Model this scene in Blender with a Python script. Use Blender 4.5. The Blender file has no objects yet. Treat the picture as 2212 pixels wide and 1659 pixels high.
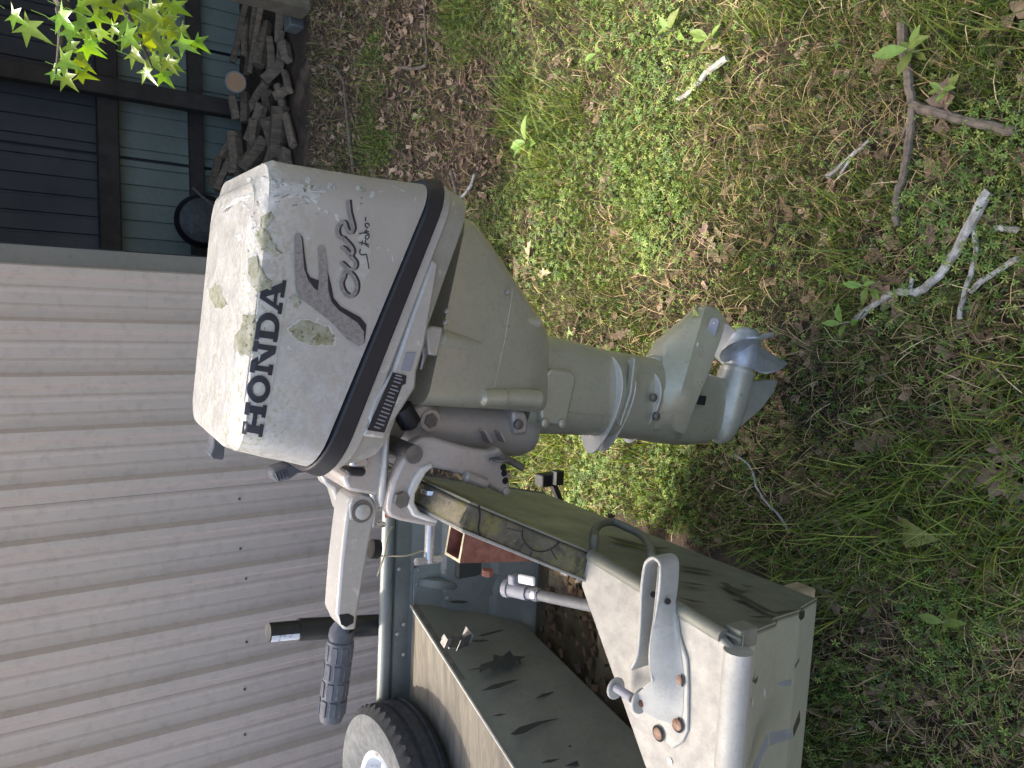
import bpy, bmesh, math, random
import numpy as np
from mathutils import Vector, Matrix
from mathutils.bvhtree import BVHTree
from math import sin, cos, pi, radians, sqrt, asin, atan2

random.seed(7)
rng = np.random.default_rng(11)
scn = bpy.context.scene
COL = scn.collection

# ------------------------------------------------------------------ camera
# phone held sideways, 26 mm equivalent, looking 34.5 degrees down, 1.4 m above the ground
PITCH, ROLL, CAMH, FPX = asin(.567), radians(1.46), 1.40, 1659.
Fv = Vector((0, cos(PITCH), -sin(PITCH)))
D0 = Vector((0, -sin(PITCH), -cos(PITCH))); R0 = Vector((1, 0, 0))
Rv = R0 * cos(ROLL) + D0 * sin(ROLL)
Dv = D0 * cos(ROLL) - R0 * sin(ROLL)
CAM = Vector((0, 0, CAMH))
cd = bpy.data.cameras.new('camera'); cam = bpy.data.objects.new('camera', cd); COL.objects.link(cam)
cd.sensor_fit = 'HORIZONTAL'; cd.sensor_width = 36; cd.lens = 27.0; cd.clip_start = .02; cd.clip_end = 500
m = Matrix((Dv, Rv, -Fv)).transposed().to_4x4(); m.translation = CAM
cam.matrix_world = m
scn.camera = cam

# ------------------------------------------------------------------ sky and sun
SUN = Vector((-.30, .42, .86)).normalized()
world = bpy.data.worlds.new('World'); scn.world = world; world.use_nodes = True
wn = world.node_tree; bg = wn.nodes['Background']
sky = wn.nodes.new('ShaderNodeTexSky'); sky.sky_type = 'NISHITA'; sky.sun_disc = False
sky.sun_elevation = asin(SUN.z); sky.sun_rotation = atan2(SUN.x, SUN.y)
sky.air_density = 1.0; sky.dust_density = 6.0; sky.ozone_density = 0.
wn.links.new(sky.outputs[0], bg.inputs[0]); bg.inputs[1].default_value = .125
sd = bpy.data.lights.new('sun', 'SUN'); sun = bpy.data.objects.new('sun', sd); COL.objects.link(sun)
sd.energy = 3.3; sd.angle = radians(2.5); sd.color = (1, .93, .80)
sun.rotation_euler = SUN.to_track_quat('Z', 'Y').to_euler(); sun.location = (-8, -2, 10)
scn.view_settings.view_transform = 'Standard'; scn.view_settings.look = 'None'
scn.view_settings.exposure = 2.02; scn.view_settings.gamma = 1

# ------------------------------------------------------------------ survey helpers: sight lines met with known planes of the place
def ray(x, y): return Fv + Rv * ((1659 - y - 829.5) / FPX) + Dv * ((x - 1106) / FPX)
def meet(q, p0, n):
    d = ray(*q); n = Vector(n); return CAM + d * ((Vector(p0) - CAM).dot(n) / d.dot(n))
SHEET = dict(A=(384, 329.2, .29762), B=(384, 713.2, .29762), C=(1042.4, 603.5, .32242), D=(658.3, 932.6, .29762),
             E=(768.1, 1152.1, .30556), G=(1206.9, 1152.1, .30556), H=(0, 0, .32242), I=(493.7, 1097.2, .22321),
             J=(0, 493.7, .32242), K=(0, 1097.2, .3387), L=(658.3, 0, .34722), N=(1443.9, 0, .34722), O=(1443.9, 548.6, .34722), P=(0, 0, 1))
def px(k, x, y): a, b, c = SHEET[k]; return (a + x * c, b + y * c)
YAW = radians(7.5)
FORE = Vector((-cos(YAW), sin(YAW), 0)); LAT = Vector((sin(YAW), cos(YAW), 0)); UP = Vector((0, 0, 1))
M0 = Vector((-.306, .590, .68)) + LAT * .475           # middle of the transom at gunwale height
def W(s, w, z): return M0 + FORE * s - LAT * w + UP * z  # boat frame: s forward, w to port, z up
def onw(q, w): return meet(q, M0 - LAT * w, LAT)         # sight line met with a fore-and-aft plane
def onz(q, z): return meet(q, (0, 0, M0.z + z), (0, 0, 1))
def ong(q, z=0.): return meet(q, (0, 0, z), (0, 0, 1))
def ony(q, y): return meet(q, (0, y, 0), (0, 1, 0))
def ons(q, s0, rk=0.): return meet(q, M0 + FORE * s0, FORE + UP * rk)
def loc(p): q = p - M0; return (q.dot(FORE), -q.dot(LAT), q.z)
def sz(k, x, y, w): l = loc(onw(px(k, x, y), w)); return (l[0], l[2])

# ------------------------------------------------------------------ materials
def nodes(name):
    mt = bpy.data.materials.new(name); mt.use_nodes = True
    nt = mt.node_tree; return mt, nt, nt.nodes['Principled BSDF']
def N(nt, typ, **kw):
    n = nt.nodes.new(typ)
    for k, v in kw.items():
        if k in n.inputs: n.inputs[k].default_value = v
        else: setattr(n, k, v)
    return n
def mix(nt, fac, a, b):
    n = nt.nodes.new('ShaderNodeMix'); n.data_type = 'RGBA'
    for sock, v in ((n.inputs[0], fac), (n.inputs[6], a), (n.inputs[7], b)):
        if hasattr(v, 'is_output'): nt.links.new(v, sock)
        elif isinstance(v, (tuple, list)): sock.default_value = (*v[:3], 1)
        else: sock.default_value = v
    return n.outputs[2]
def noise(nt, scale, detail=4, rough=.6, vec=None, dist=0.):
    n = N(nt, 'ShaderNodeTexNoise', Scale=scale, Detail=detail, Roughness=rough, Distortion=dist)
    if vec is None:
        tc = nt.nodes.new('ShaderNodeNewGeometry'); vec = tc.outputs['Position']
    nt.links.new(vec, n.inputs['Vector']); return n.outputs[0]
def ramp(nt, fac, a, b, lo=0., hi=1.):
    n = N(nt, 'ShaderNodeMapRange'); n.inputs[1].default_value = a; n.inputs[2].default_value = b
    n.inputs[3].default_value = lo; n.inputs[4].default_value = hi
    nt.links.new(fac, n.inputs[0]); return n.outputs[0]
def mul(nt, a, b):
    n = N(nt, 'ShaderNodeMath', operation='MULTIPLY')
    for s_, v in ((n.inputs[0], a), (n.inputs[1], b)):
        if hasattr(v, 'is_output'): nt.links.new(v, s_)
        else: s_.default_value = v
    return n.outputs[0]
def bump(nt, bs, h, strength=.3, dist=.002):
    b = N(nt, 'ShaderNodeBump', Strength=strength, Distance=dist); nt.links.new(h, b.inputs['Height']); nt.links.new(b.outputs[0], bs.inputs['Normal'])
def plain(name, col, rough=.6, metal=0., var=.25, scale=30., col2=None, bmp=.0, spot=None, spotcol=None):
    """base colour broken up by two scales of grime; optional spots of another colour"""
    mt, nt, bs = nodes(name)
    c2 = col2 or tuple(c * (1 - var) for c in col)
    f = noise(nt, scale); c = mix(nt, ramp(nt, f, .35, .68), col, c2)
    f2 = noise(nt, scale * 9, 3, .7); c = mix(nt, ramp(nt, f2, .5, .9, 0, .5), c, tuple(x * .55 for x in c2))
    if spot: c = mix(nt, ramp(nt, noise(nt, spot[0], 5, .65), spot[1], spot[2]), c, spotcol)
    nt.links.new(c, bs.inputs['Base Color']); bs.inputs['Metallic'].default_value = metal
    nt.links.new(ramp(nt, f, .3, .7, max(.05, rough - .1), min(1, rough + .12)), bs.inputs['Roughness'])
    if bmp: bump(nt, bs, f2, bmp, .002)
    return mt
M = {}
M['motor'] = plain('motor_silver_green_paint', (.46, .445, .35), .36, .35, .12, 14, bmp=.12, spot=(30, .62, .78), spotcol=(.24, .23, .165))
M['lower'] = plain('lower_unit_worn_paint', (.50, .49, .42), .38, .4, .2, 20, bmp=.12, spot=(45, .6, .75), spotcol=(.28, .27, .21))
M['pan'] = plain('silver_grey_paint', (.46, .45, .42), .42, .3, .12, 20, spot=(60, .6, .72), spotcol=(.62, .62, .58))
M['clamp'] = plain('clamp_silver_paint', (.47, .435, .405), .40, .3, .1, 16, bmp=.1, spot=(40, .64, .78), spotcol=(.28, .25, .22))
M['plate_edge'] = plain('pale_edge_with_sunlight', (.68, .66, .6), .5, .2, .1, 40)  # pale rim colour, brightened to stand for sun on the splash plates
M['prop'] = plain('bare_aluminium_blue_grey', (.50, .53, .58), .42, .5, .3, 40, bmp=.1, spot=(90, .58, .7), spotcol=(.55, .58, .63))
M['rubber'] = plain('black_rubber', (.017, .018, .023), .45, 0, .3, 40)
M['grip'] = plain('grey_rubber', (.095, .105, .125), .6, 0, .35, 60, bmp=.2)
M['dark'] = plain('dark_gap', (.012, .012, .012), .8, 0, .2, 20)
M['steel'] = plain('bright_steel', (.55, .56, .58), .3, .8, .2, 60)
M['dullsteel'] = plain('dull_steel', (.22, .21, .2), .5, .6, .3, 60)
M['decal_black'] = plain('decal_black', (.018, .019, .028), .5, 0, .2, 80, spot=(240, .66, .74), spotcol=(.2, .2, .19))
M['decal_grey'] = plain('decal_grey_speckle', (.29, .27, .25), .6, 0, .4, 260)
M['decal_pale'] = plain('decal_pale_strip', (.46, .45, .40), .5, 0, .2, 90)
M['lichen'] = plain('lichen_crust', (.50, .50, .40), .95, 0, .45, 95, col2=(.31, .30, .18), bmp=1., spot=(140, .55, .66), spotcol=(.16, .14, .07))
M['peel'] = plain('peeling_white_lacquer', (.66, .65, .61), .7, 0, .2, 120, bmp=.8, spot=(190, .6, .7), spotcol=(.4, .38, .33))
M['wire'] = plain('pale_dry_stem', (.42, .36, .24), .8, 0, .2, 40)

def cowl_mat():
    mt, nt, bs = nodes('weathered_cowl_paint')
    g = nt.nodes.new('ShaderNodeNewGeometry'); P = g.outputs['Position']
    base = mix(nt, ramp(nt, noise(nt, 9, 3, .5), .35, .65), (.42, .395, .35), (.36, .335, .295))
    # white crazing growing forward: sky sheen on the hood painted into its colour
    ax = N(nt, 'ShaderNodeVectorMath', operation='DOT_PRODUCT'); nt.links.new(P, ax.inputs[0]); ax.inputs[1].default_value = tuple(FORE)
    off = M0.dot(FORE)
    sky_sheen = ramp(nt, ax.outputs['Value'], off - .42, off - .24)
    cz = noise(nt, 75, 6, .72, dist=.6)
    w1 = mul(nt, ramp(nt, cz, .40, .62, .25, 1), sky_sheen)
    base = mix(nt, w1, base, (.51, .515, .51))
    fl = noise(nt, 38, 7, .7, dist=.8)
    hgt = N(nt, 'ShaderNodeSeparateXYZ'); nt.links.new(P, hgt.inputs[0])
    aged = mul(nt, ramp(nt, hgt.outputs[2], 1.06, 1.155), ramp(nt, noise(nt, 42, 9, .75, dist=1.2), .46, .49))
    base = mix(nt, aged, base, (.52, .51, .465))
    base = mix(nt, mul(nt, aged, ramp(nt, noise(nt, 170, 5, .75), .5, .58)), base, (.34, .33, .23))
    base = mix(nt, ramp(nt, fl, .62, .66), base, (.60, .59, .55))
    base = mix(nt, ramp(nt, noise(nt, 130, 4, .7), .64, .74, 0, .7), base, (.25, .23, .17))
    nt.links.new(base, bs.inputs['Base Color'])
    bs.inputs['Metallic'].default_value = .12
    nt.links.new(ramp(nt, fl, .4, .66, .36, .7), bs.inputs['Roughness'])
    bump(nt, bs, fl, .25, .002)
    return mt
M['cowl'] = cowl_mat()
M['olive'] = plain('olive_boat_paint', (.21, .215, .175), .5, .1, .2, 12, bmp=.03)
M['olive_side'] = plain('pale_olive_boat_paint', (.38, .385, .30), .5, .1, .12, 14, bmp=.03)
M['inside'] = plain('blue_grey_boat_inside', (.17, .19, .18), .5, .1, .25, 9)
M['camo'] = plain('camouflage_print', (.055, .06, .055), .6, 0, .3, 30)
M['camo_light'] = plain('camouflage_print_light', (.17, .185, .18), .6, 0, .3, 30)
M['corner'] = plain('mottled_bare_aluminium', (.38, .37, .335), .6, .1, .22, 55, spot=(130, .55, .68), spotcol=(.34, .33, .30))
M['roller'] = plain('grey_cast_alloy', (.40, .40, .37), .62, .2, .15, 25, spot=(14, .66, .8), spotcol=(.2, .18, .2))
M['rust'] = plain('rust', (.22, .09, .045), .85, 0, .4, 90, col2=(.12, .04, .025), bmp=.3)
M['bolt_rust'] = plain('rusty_bolt', (.33, .22, .16), .6, .3, .4, 120, col2=(.16, .08, .05))
M['redtube'] = plain('flaking_red_primer', (.24, .095, .065), .7, 0, .35, 60, col2=(.15, .05, .03), bmp=.3)
M['yellow_edge'] = plain('pale_cut_edge', (.62, .55, .36), .6, .1, .3, 60)
M['floor'] = plain('dirty_boat_floor', (.035, .024, .012), .3, 0, .5, 20, col2=(.04, .035, .02), bmp=.4)
M['pvc'] = plain('grey_pvc', (.26, .265, .30), .5, 0, .12, 40)
M['white'] = plain('white_plastic', (.72, .72, .72), .45, 0, .1, 40)
M['hose'] = plain('grey_hose', (.16, .165, .17), .6, 0, .15, 40)
M['tyre'] = plain('tyre_rubber', (.03, .031, .035), .8, 0, .3, 50, bmp=.2)
M['tyre_side'] = plain('grey_tyre_sidewall', (.11, .115, .12), .85, 0, .3, 60, bmp=.3)  # paler grey than the tread rubber
M['rim'] = plain('white_rim_with_rust', (.48, .51, .54), .5, 0, .1, 20, spot=(30, .62, .68), spotcol=(.28, .14, .07))
M['blackpipe'] = plain('black_pipe', (.02, .022, .026), .4, 0, .3, 30, spot=(50, .63, .72), spotcol=(.2, .2, .17))
M['label'] = plain('white_label', (.6, .64, .72), .4, 0, .1, 30, spot=(60, .55, .6), spotcol=(.2, .24, .34))
M['trailer'] = plain('black_trailer_paint', (.018, .019, .022), .6, 0, .3, 30)
M['wall'] = plain('taupe_metal_siding', (.72, .59, .50), .45, .05, .06, 2.2, bmp=.0)
M['trim'] = plain('tan_corner_trim', (.27, .25, .215), .5, .1, .1, 4)
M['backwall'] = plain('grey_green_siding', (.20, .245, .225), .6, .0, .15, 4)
M['darkwall'] = plain('shade_dark_siding', (.055, .06, .08), .5, .1, .2, 3)  # lean-to shade and its bluish haze put into the siding colour
M['timber'] = plain('dark_timber', (.06, .05, .045), .85, 0, .3, 9)
M['post'] = plain('weathered_post', (.22, .18, .13), .85, 0, .3, 14, bmp=.3)

def wood_mat(name, a, b, moss=None, grain=(6, 60, 60), bmp=.5, nscale=5.):
    mt, nt, bs = nodes(name)
    g = nt.nodes.new('ShaderNodeTexCoord'); mp_ = N(nt, 'ShaderNodeMapping'); mp_.inputs['Scale'].default_value = grain
    nt.links.new(g.outputs['Object'], mp_.inputs[0])
    f = noise(nt, 1., 6, .65, mp_.outputs[0], .4)
    c = mix(nt, ramp(nt, f, .35, .65), a, b)
    if moss:
        c = mix(nt, ramp(nt, noise(nt, 17, 6, .7), .47, .62, 0, .85), c, moss)
        c = mix(nt, ramp(nt, noise(nt, 33, 6, .75), .52, .64, 0, .8), c, (.035, .033, .028))
        c = mix(nt, ramp(nt, noise(nt, 120, 4, .75), .62, .72, 0, .7), c, (.33, .34, .27))
    nt.links.new(c, bs.inputs['Base Color']); bs.inputs['Roughness'].default_value = .9
    bump(nt, bs, f, bmp, .004)
    return mt
M['plank'] = wood_mat('mossy_end_grain', (.17, .15, .105), (.085, .078, .06), (.19, .175, .045), (25, 25, 25))
M['planktop'] = wood_mat('weathered_plank_top', (.33, .29, .21), (.20, .17, .12), (.18, .17, .05), (40, 8, 40))
M['benchtop'] = wood_mat('weathered_plywood', (.17, .15, .12), (.09, .08, .065), None, (9, 60, 9))
M['log'] = wood_mat('grey_split_firewood', (.19, .15, .11), (.08, .06, .045), None, (60, 60, 5))
M['loge'] = wood_mat('pale_split_firewood', (.26, .20, .145), (.12, .09, .065), None, (60, 60, 5))
M['bark'] = wood_mat('brown_stick_bark', (.20, .165, .13), (.10, .08, .065), None, (60, 60, 60), .6)
M['bark_white'] = wood_mat('lichen_white_stick_bark', (.50, .50, .47), (.20, .18, .16), None, (45, 45, 45), .6)
M['trunk'] = wood_mat('tree_bark', (.12, .10, .08), (.05, .042, .035), None, (20, 20, 4), .8)
M['cutwood'] = wood_mat('cut_board_end', (.42, .33, .22), (.25, .19, .12), None, (90, 90, 20))

def leaf_mat(name, rough=.45, trans=.45, tint=(1.25, 1.15, .5), attr=True, col=(.1, .16, .03)):
    mt = bpy.data.materials.new(name); mt.use_nodes = True; nt = mt.node_tree; bs = nt.nodes['Principled BSDF']; out = nt.nodes['Material Output']
    if attr:
        a = N(nt, 'ShaderNodeVertexColor'); a.layer_name = 'Col'; c = a.outputs[0]
    else:
        oi = nt.nodes.new('ShaderNodeObjectInfo'); hs = N(nt, 'ShaderNodeHueSaturation'); hs.inputs['Color'].default_value = (*col, 1)
        nt.links.new(ramp(nt, oi.outputs['Random'], 0, 1, .47, .53), hs.inputs['Hue']); nt.links.new(ramp(nt, oi.outputs['Random'], 0, 1, .75, 1.3), hs.inputs['Value']); c = hs.outputs[0]
        c = mix(nt, ramp(nt, noise(nt, 60, 3, .6), .4, .75, 0, .5), c, tuple(x * .55 for x in col))
    nt.links.new(c, bs.inputs['Base Color']); bs.inputs['Roughness'].default_value = rough
    tr = nt.nodes.new('ShaderNodeBsdfTranslucent')
    mm = nt.nodes.new('ShaderNodeMix'); mm.data_type = 'RGBA'; mm.blend_type = 'MULTIPLY'; mm.inputs[0].default_value = 1
    nt.links.new(c, mm.inputs[6]); mm.inputs[7].default_value = (*tint, 1); nt.links.new(mm.outputs[2], tr.inputs[0])
    ms = nt.nodes.new('ShaderNodeMixShader'); ms.inputs[0].default_value = trans
    nt.links.new(bs.outputs[0], ms.inputs[1]); nt.links.new(tr.outputs[0], ms.inputs[2]); nt.links.new(ms.outputs[0], out.inputs[0])
    return mt
M['grass'] = leaf_mat('grass_blades', .5, .35)
M['litter'] = leaf_mat('dry_litter', .9, .1, (1, .9, .7))
M['sweetgum'] = leaf_mat('sweetgum_leaf', .28, .5, (1.9, 1.7, .22), False, (.19, .31, .035))
M['plantleaf'] = leaf_mat('broad_green_leaf', .6, .3, (1.4, 1.3, .4), False, (.19, .28, .06))
M['paleleaf'] = leaf_mat('pale_yellow_green_leaf', .5, .3, (1.2, 1.1, .4), False, (.36, .42, .15))
M['deadleaf'] = leaf_mat('dead_oak_leaf', .8, .12, (1, .8, .6), False, (.29, .215, .15))

# ------------------------------------------------------------------ mesh helpers
class MB:
    def __init__(s): s.v = []; s.f = []
    def add(s, vs, fs):
        b = len(s.v); s.v += [tuple(v) for v in vs]; s.f += [tuple(i + b for i in f) for f in fs]; return s
    def loft(s, rings, c0=True, c1=True, closed=True):
        n = len(rings[0]); b = len(s.v)
        for r in rings: s.v += [tuple(p) for p in r]
        for i in range(len(rings) - 1):
            for j in range(n if closed else n - 1):
                k = (j + 1) % n; s.f.append((b + i * n + j, b + i * n + k, b + (i + 1) * n + k, b + (i + 1) * n + j))
        if c0: s.f.append(tuple(b + j for j in reversed(range(n))))
        if c1: s.f.append(tuple(b + (len(rings) - 1) * n + j for j in range(n)))
        return s
    def prism(s, poly, d):
        """outline of points swept by vector d"""
        return s.loft([[Vector(p) for p in poly], [Vector(p) + Vector(d) for p in poly]])
    def tube(s, path, r, n=10, caps=True):
        path = [Vector(p) for p in path]; rr = r if isinstance(r, (list, tuple)) else [r] * len(path); rings = []
        t0 = (path[1] - path[0]).normalized(); up = Vector((0, 0, 1)) if abs(t0.z) < .9 else Vector((1, 0, 0))
        a = t0.cross(up).normalized()
        for i, p in enumerate(path):
            t = (path[min(i + 1, len(path) - 1)] - path[max(i - 1, 0)]).normalized()
            a = (a - t * a.dot(t)).normalized(); b = t.cross(a)
            rings.append([p + (a * cos(2 * pi * k / n) + b * sin(2 * pi * k / n)) * rr[i] for k in range(n)])
        return s.loft(rings, caps, caps)
    def box(s, c, ax, half):
        c = Vector(c); a = [Vector(x).normalized() * h for x, h in zip(ax, half)]
        vs = [c + a[0] * i + a[1] * j + a[2] * k for i in (-1, 1) for j in (-1, 1) for k in (-1, 1)]
        return s.add(vs, [(0, 1, 3, 2), (4, 6, 7, 5), (0, 4, 5, 1), (2, 3, 7, 6), (0, 2, 6, 4), (1, 5, 7, 3)])
    def strip(s, path, wd, nrm, th=0.):
        """flat ribbon along a path, width(s) wd, lying against normal nrm"""
        path = [Vector(p) for p in path]; L_, R_ = [], []
        for i, p in enumerate(path):
            t = (path[min(i + 1, len(path) - 1)] - path[max(i - 1, 0)]).normalized(); q = t.cross(Vector(nrm)).normalized()
            h = (wd[i] if isinstance(wd, (list, tuple)) else wd) / 2; L_.append(p - q * h); R_.append(p + q * h)
        n = len(path); return s.add(L_ + R_, [(i, i + 1, n + i + 1, n + i) for i in range(n - 1)])
    def mesh(s, name, mat, ang=38):
        me = bpy.data.meshes.new(name); me.from_pydata(s.v, [], s.f); bm = bmesh.new(); bm.from_mesh(me)
        bmesh.ops.remove_doubles(bm, verts=bm.verts, dist=1e-6); bmesh.ops.recalc_face_normals(bm, faces=bm.faces)
        lim = radians(ang)
        for e in bm.edges: e.smooth = (len(e.link_faces) == 2 and e.calc_face_angle(0) < lim)
        for f in bm.faces: f.smooth = True
        bm.to_mesh(me); bm.free(); me.materials.append(mat); return me
    def obj(s, name, mat, parent=None, bevel=0., ang=38, seg=2):
        o = bpy.data.objects.new(name, s.mesh(name, M[mat] if isinstance(mat, str) else mat, ang)); COL.objects.link(o)
        if parent: adopt(o, parent)
        if bevel:
            b = o.modifiers.new('bevel', 'BEVEL'); b.width = bevel; b.segments = seg; b.limit_method = 'ANGLE'; b.angle_limit = radians(35); b.harden_normals = False
        return o
INV = {}
def adopt(o, parent):
    o.parent = parent; o.matrix_parent_inverse = INV.get(parent.name, Matrix()).copy()
def thing(name, label, cat, at=(0, 0, 0), group=None):
    o = bpy.data.objects.new(name, None); COL.objects.link(o); o.location = at; o.empty_display_size = .05
    INV[o.name] = Matrix.Translation(Vector(at)).inverted(); return tag(o, label, cat, group)
def tag(o, label, cat, group=None):
    o['label'] = label; o['category'] = cat
    if group: o['group'] = group
    return o
def setting(o): o['kind'] = 'structure'; return o
def rring(fore, aft, hw, rc, n=6):
    """rounded rectangle from a fore point to an aft point (s,z) with half width hw"""
    fs, fz = fore; as_, az = aft; cx, cz = (fs + as_) / 2, (fz + az) / 2; hl = sqrt((fs - as_) ** 2 + (fz - az) ** 2) / 2
    ex, ez = (as_ - fs) / (2 * hl), (az - fz) / (2 * hl); rc = min(rc, hl * .98, hw * .98); out = []
    for qx, qw, a0 in ((1, 1, 0), (-1, 1, 90), (-1, -1, 180), (1, -1, 270)):
        for i in range(n + 1):
            a = radians(a0 + 90 * i / n); t = qx * (hl - rc) + rc * cos(a); w = qw * (hw - rc) + rc * sin(a)
            out.append(W(cx + ex * t, w, cz + ez * t))
    return out
def tring(fore, aft, hw, rc, taper, n=6):
    pts = rring(fore, aft, hw, rc, n); c = [loc(p) for p in pts]; s0, s1 = fore[0], aft[0]
    return [W(s, w * (1 - taper * ((s - s0) / (s1 - s0) - .5) * 2), z) for s, w, z in c]
def sering(fore, aft, hw, pw=2.4, taper=0., n=40):
    fs, fz = fore; as_, az = aft; cx, cz = (fs + as_) / 2, (fz + az) / 2; ex, ez = (as_ - fs) / 2, (az - fz) / 2; out = []
    for i in range(n):
        a = 2 * pi * i / n; c, s_ = cos(a), sin(a)
        t = math.copysign(abs(c) ** (2 / pw), c); w = math.copysign(abs(s_) ** (2 / pw), s_) * hw * (1 - taper * t)
        out.append(W(cx + ex * t, w, cz + ez * t))
    return out
def circ(c, nrm, r, n=16):
    nrm = Vector(nrm).normalized(); a = nrm.orthogonal().normalized(); b = nrm.cross(a)
    return [Vector(c) + (a * cos(2 * pi * i / n) + b * sin(2 * pi * i / n)) * r for i in range(n)]
def disc(mb, c, nrm, r, th, n=16, dome=0.):
    nrm = Vector(nrm).normalized(); rings = [circ(c, nrm, r, n), circ(Vector(c) + nrm * th, nrm, r, n)]
    if dome: rings.append(circ(Vector(c) + nrm * (th + dome), nrm, r * .6, n))
    return mb.loft(rings)
def arc(pts, n=5):
    """smooth path through points (Catmull-Rom)"""
    P = [Vector(p) for p in pts]; out = []
    for i in range(len(P) - 1):
        a, b, c, d = P[max(i - 1, 0)], P[i], P[i + 1], P[min(i + 2, len(P) - 1)]
        for k in range(n):
            t = k / n; out.append(.5 * ((2 * b) + (c - a) * t + (2 * a - 5 * b + 4 * c - d) * t * t + (3 * b - a - 3 * c + d) * t ** 3))
    return out + [P[-1]]

# ------------------------------------------------------------------ value noise for layouts
_g = rng.random((64, 64))
def vnoise(x, y, f):
    x = np.asarray(x) * f + 100.; y = np.asarray(y) * f + 100.
    i = np.floor(x).astype(int); j = np.floor(y).astype(int); u = x - i; v = y - j; u = u * u * (3 - 2 * u); v = v * v * (3 - 2 * v)
    a = _g[i % 64, j % 64]; b = _g[(i + 1) % 64, j % 64]; c = _g[i % 64, (j + 1) % 64]; d = _g[(i + 1) % 64, (j + 1) % 64]
    return (a * (1 - u) + b * u) * (1 - v) + (c * (1 - u) + d * u) * v
def _sm(a, b, t): t = np.clip((np.asarray(t) - a) / (b - a), 0, 1); return t * t * (3 - 2 * t)
def gz(x, y): return -.5 * _sm(2.2, 3.3, y) * _sm(.55, -.05, x) * _sm(60, 20, np.abs(x)) + (vnoise(x, y, 3.1) - .5) * .035 + (vnoise(x, y, 11.) - .5) * .014 + (vnoise(x, y, 37.) - .5) * .006

# ------------------------------------------------------------------ ground
def ground_mat():
    mt, nt, bs = nodes('forest_soil')
    c = mix(nt, ramp(nt, noise(nt, 7, 6, .65), .35, .65), (.10, .068, .046), (.045, .03, .021))
    c = mix(nt, ramp(nt, noise(nt, 45, 6, .7), .48, .64), c, (.045, .033, .024))
    c = mix(nt, ramp(nt, noise(nt, 3.2, 4, .6), .55, .68, 0, .75), c, (.23, .16, .118))
    c = mix(nt, ramp(nt, noise(nt, 260, 3, .7), .6, .75, 0, .8), c, (.33, .26, .2))
    nt.links.new(c, bs.inputs['Base Color']); bs.inputs['Roughness'].default_value = .95
    bump(nt, bs, noise(nt, 60, 8, .75), .9, .02)
    return mt
M['soil'] = ground_mat()
gx = np.concatenate([[-90, -45, -20, -10, -6, -4, -3], np.arange(-2, 3.4, .035), [3.6, 4, 5, 7, 12, 25, 50, 90]])
gy = np.concatenate([[-90, -40, -15, -6, -3, -1.5, -.8], np.arange(-.3, 5.6, .035), [6, 7, 9, 14, 30, 60, 110]])
XX, YY = np.meshgrid(gx, gy, indexing='ij'); ZZ = gz(XX, YY) - .004
nx, ny = len(gx), len(gy); idx = np.arange(nx * ny).reshape(nx, ny)
gm = bpy.data.meshes.new('ground')
gm.from_pydata(np.stack([XX.ravel(), YY.ravel(), ZZ.ravel()], 1).tolist(), [], np.stack([idx[:-1, :-1], idx[1:, :-1], idx[1:, 1:], idx[:-1, 1:]], -1).reshape(-1, 4).tolist())
for p_ in gm.polygons: p_.use_smooth = True
gm.materials.append(M['soil'])
ground = setting(bpy.data.objects.new('ground', gm)); COL.objects.link(ground)

# ------------------------------------------------------------------ barn with its open lean-to
WY = 3.75; WX = .62
barn = thing('metal_barn', 'taupe ribbed metal barn with a dark open lean-to at its corner', 'barn', (-2, WY + 2, 0))
RIB0, PITCH_R = .523, .2286
def profile(x0, x1):
    pts = []; k0 = int((RIB0 - x1) / PITCH_R) - 2; k1 = int((RIB0 - x0) / PITCH_R) + 2
    marks = []
    for k in range(k0, k1 + 1):
        c = RIB0 - k * PITCH_R
        marks += [(c - .036, 0), (c - .018, .034), (c + .014, .034), (c + .032, 0)]
        for q in (.0762, .1524):
            marks += [(c - q - .016, 0), (c - q - .004, .006), (c - q + .004, .006), (c - q + .016, 0)]
    marks.sort(); pts = [(x, h) for x, h in marks if x0 < x < x1]
    return [(x0, 0)] + pts + [(x1, 0)]
for k in range(6):
    x1 = RIB0 - .06 - k * 4 * PITCH_R; x0 = x1 - 4 * PITCH_R + .0015
    if k == 0: x1 = WX - .02
    pr = profile(x0, x1)
    MB().loft([[(x, WY - h - .0006 * (k % 2), z) for x, h in pr] for z in (-.6, 2.95)], False, False, False).obj('wall_panel', 'wall', barn, ang=20)
tr = MB()
tr.loft([[(WX - .075, WY - .006, z), (WX - .075, WY - .016, z), (WX + .004, WY - .016, z), (WX + .004, WY + .09, z), (WX - .004, WY + .09, z), (WX - .004, WY - .006, z)] for z in (-.55, 2.98)])
tr.obj('corner_trim', 'trim', barn, .002)
# screws along one girt
for (k, x, y) in [('P', 517, 1078), ('P', 519, 1185), ('P', 531, 1250), ('P', 528, 1489), ('P', 529, 1587), ('P', 513, 970), ('P', 543, 1655), ('P', 523, 1342), ('P', 532, 1387)]:
    q = ony(px(k, x, y), WY - .003); disc(MB(), q, (0, -1, 0), .0062, .004, 8, .002).obj('screw', 'dullsteel', barn)
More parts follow.
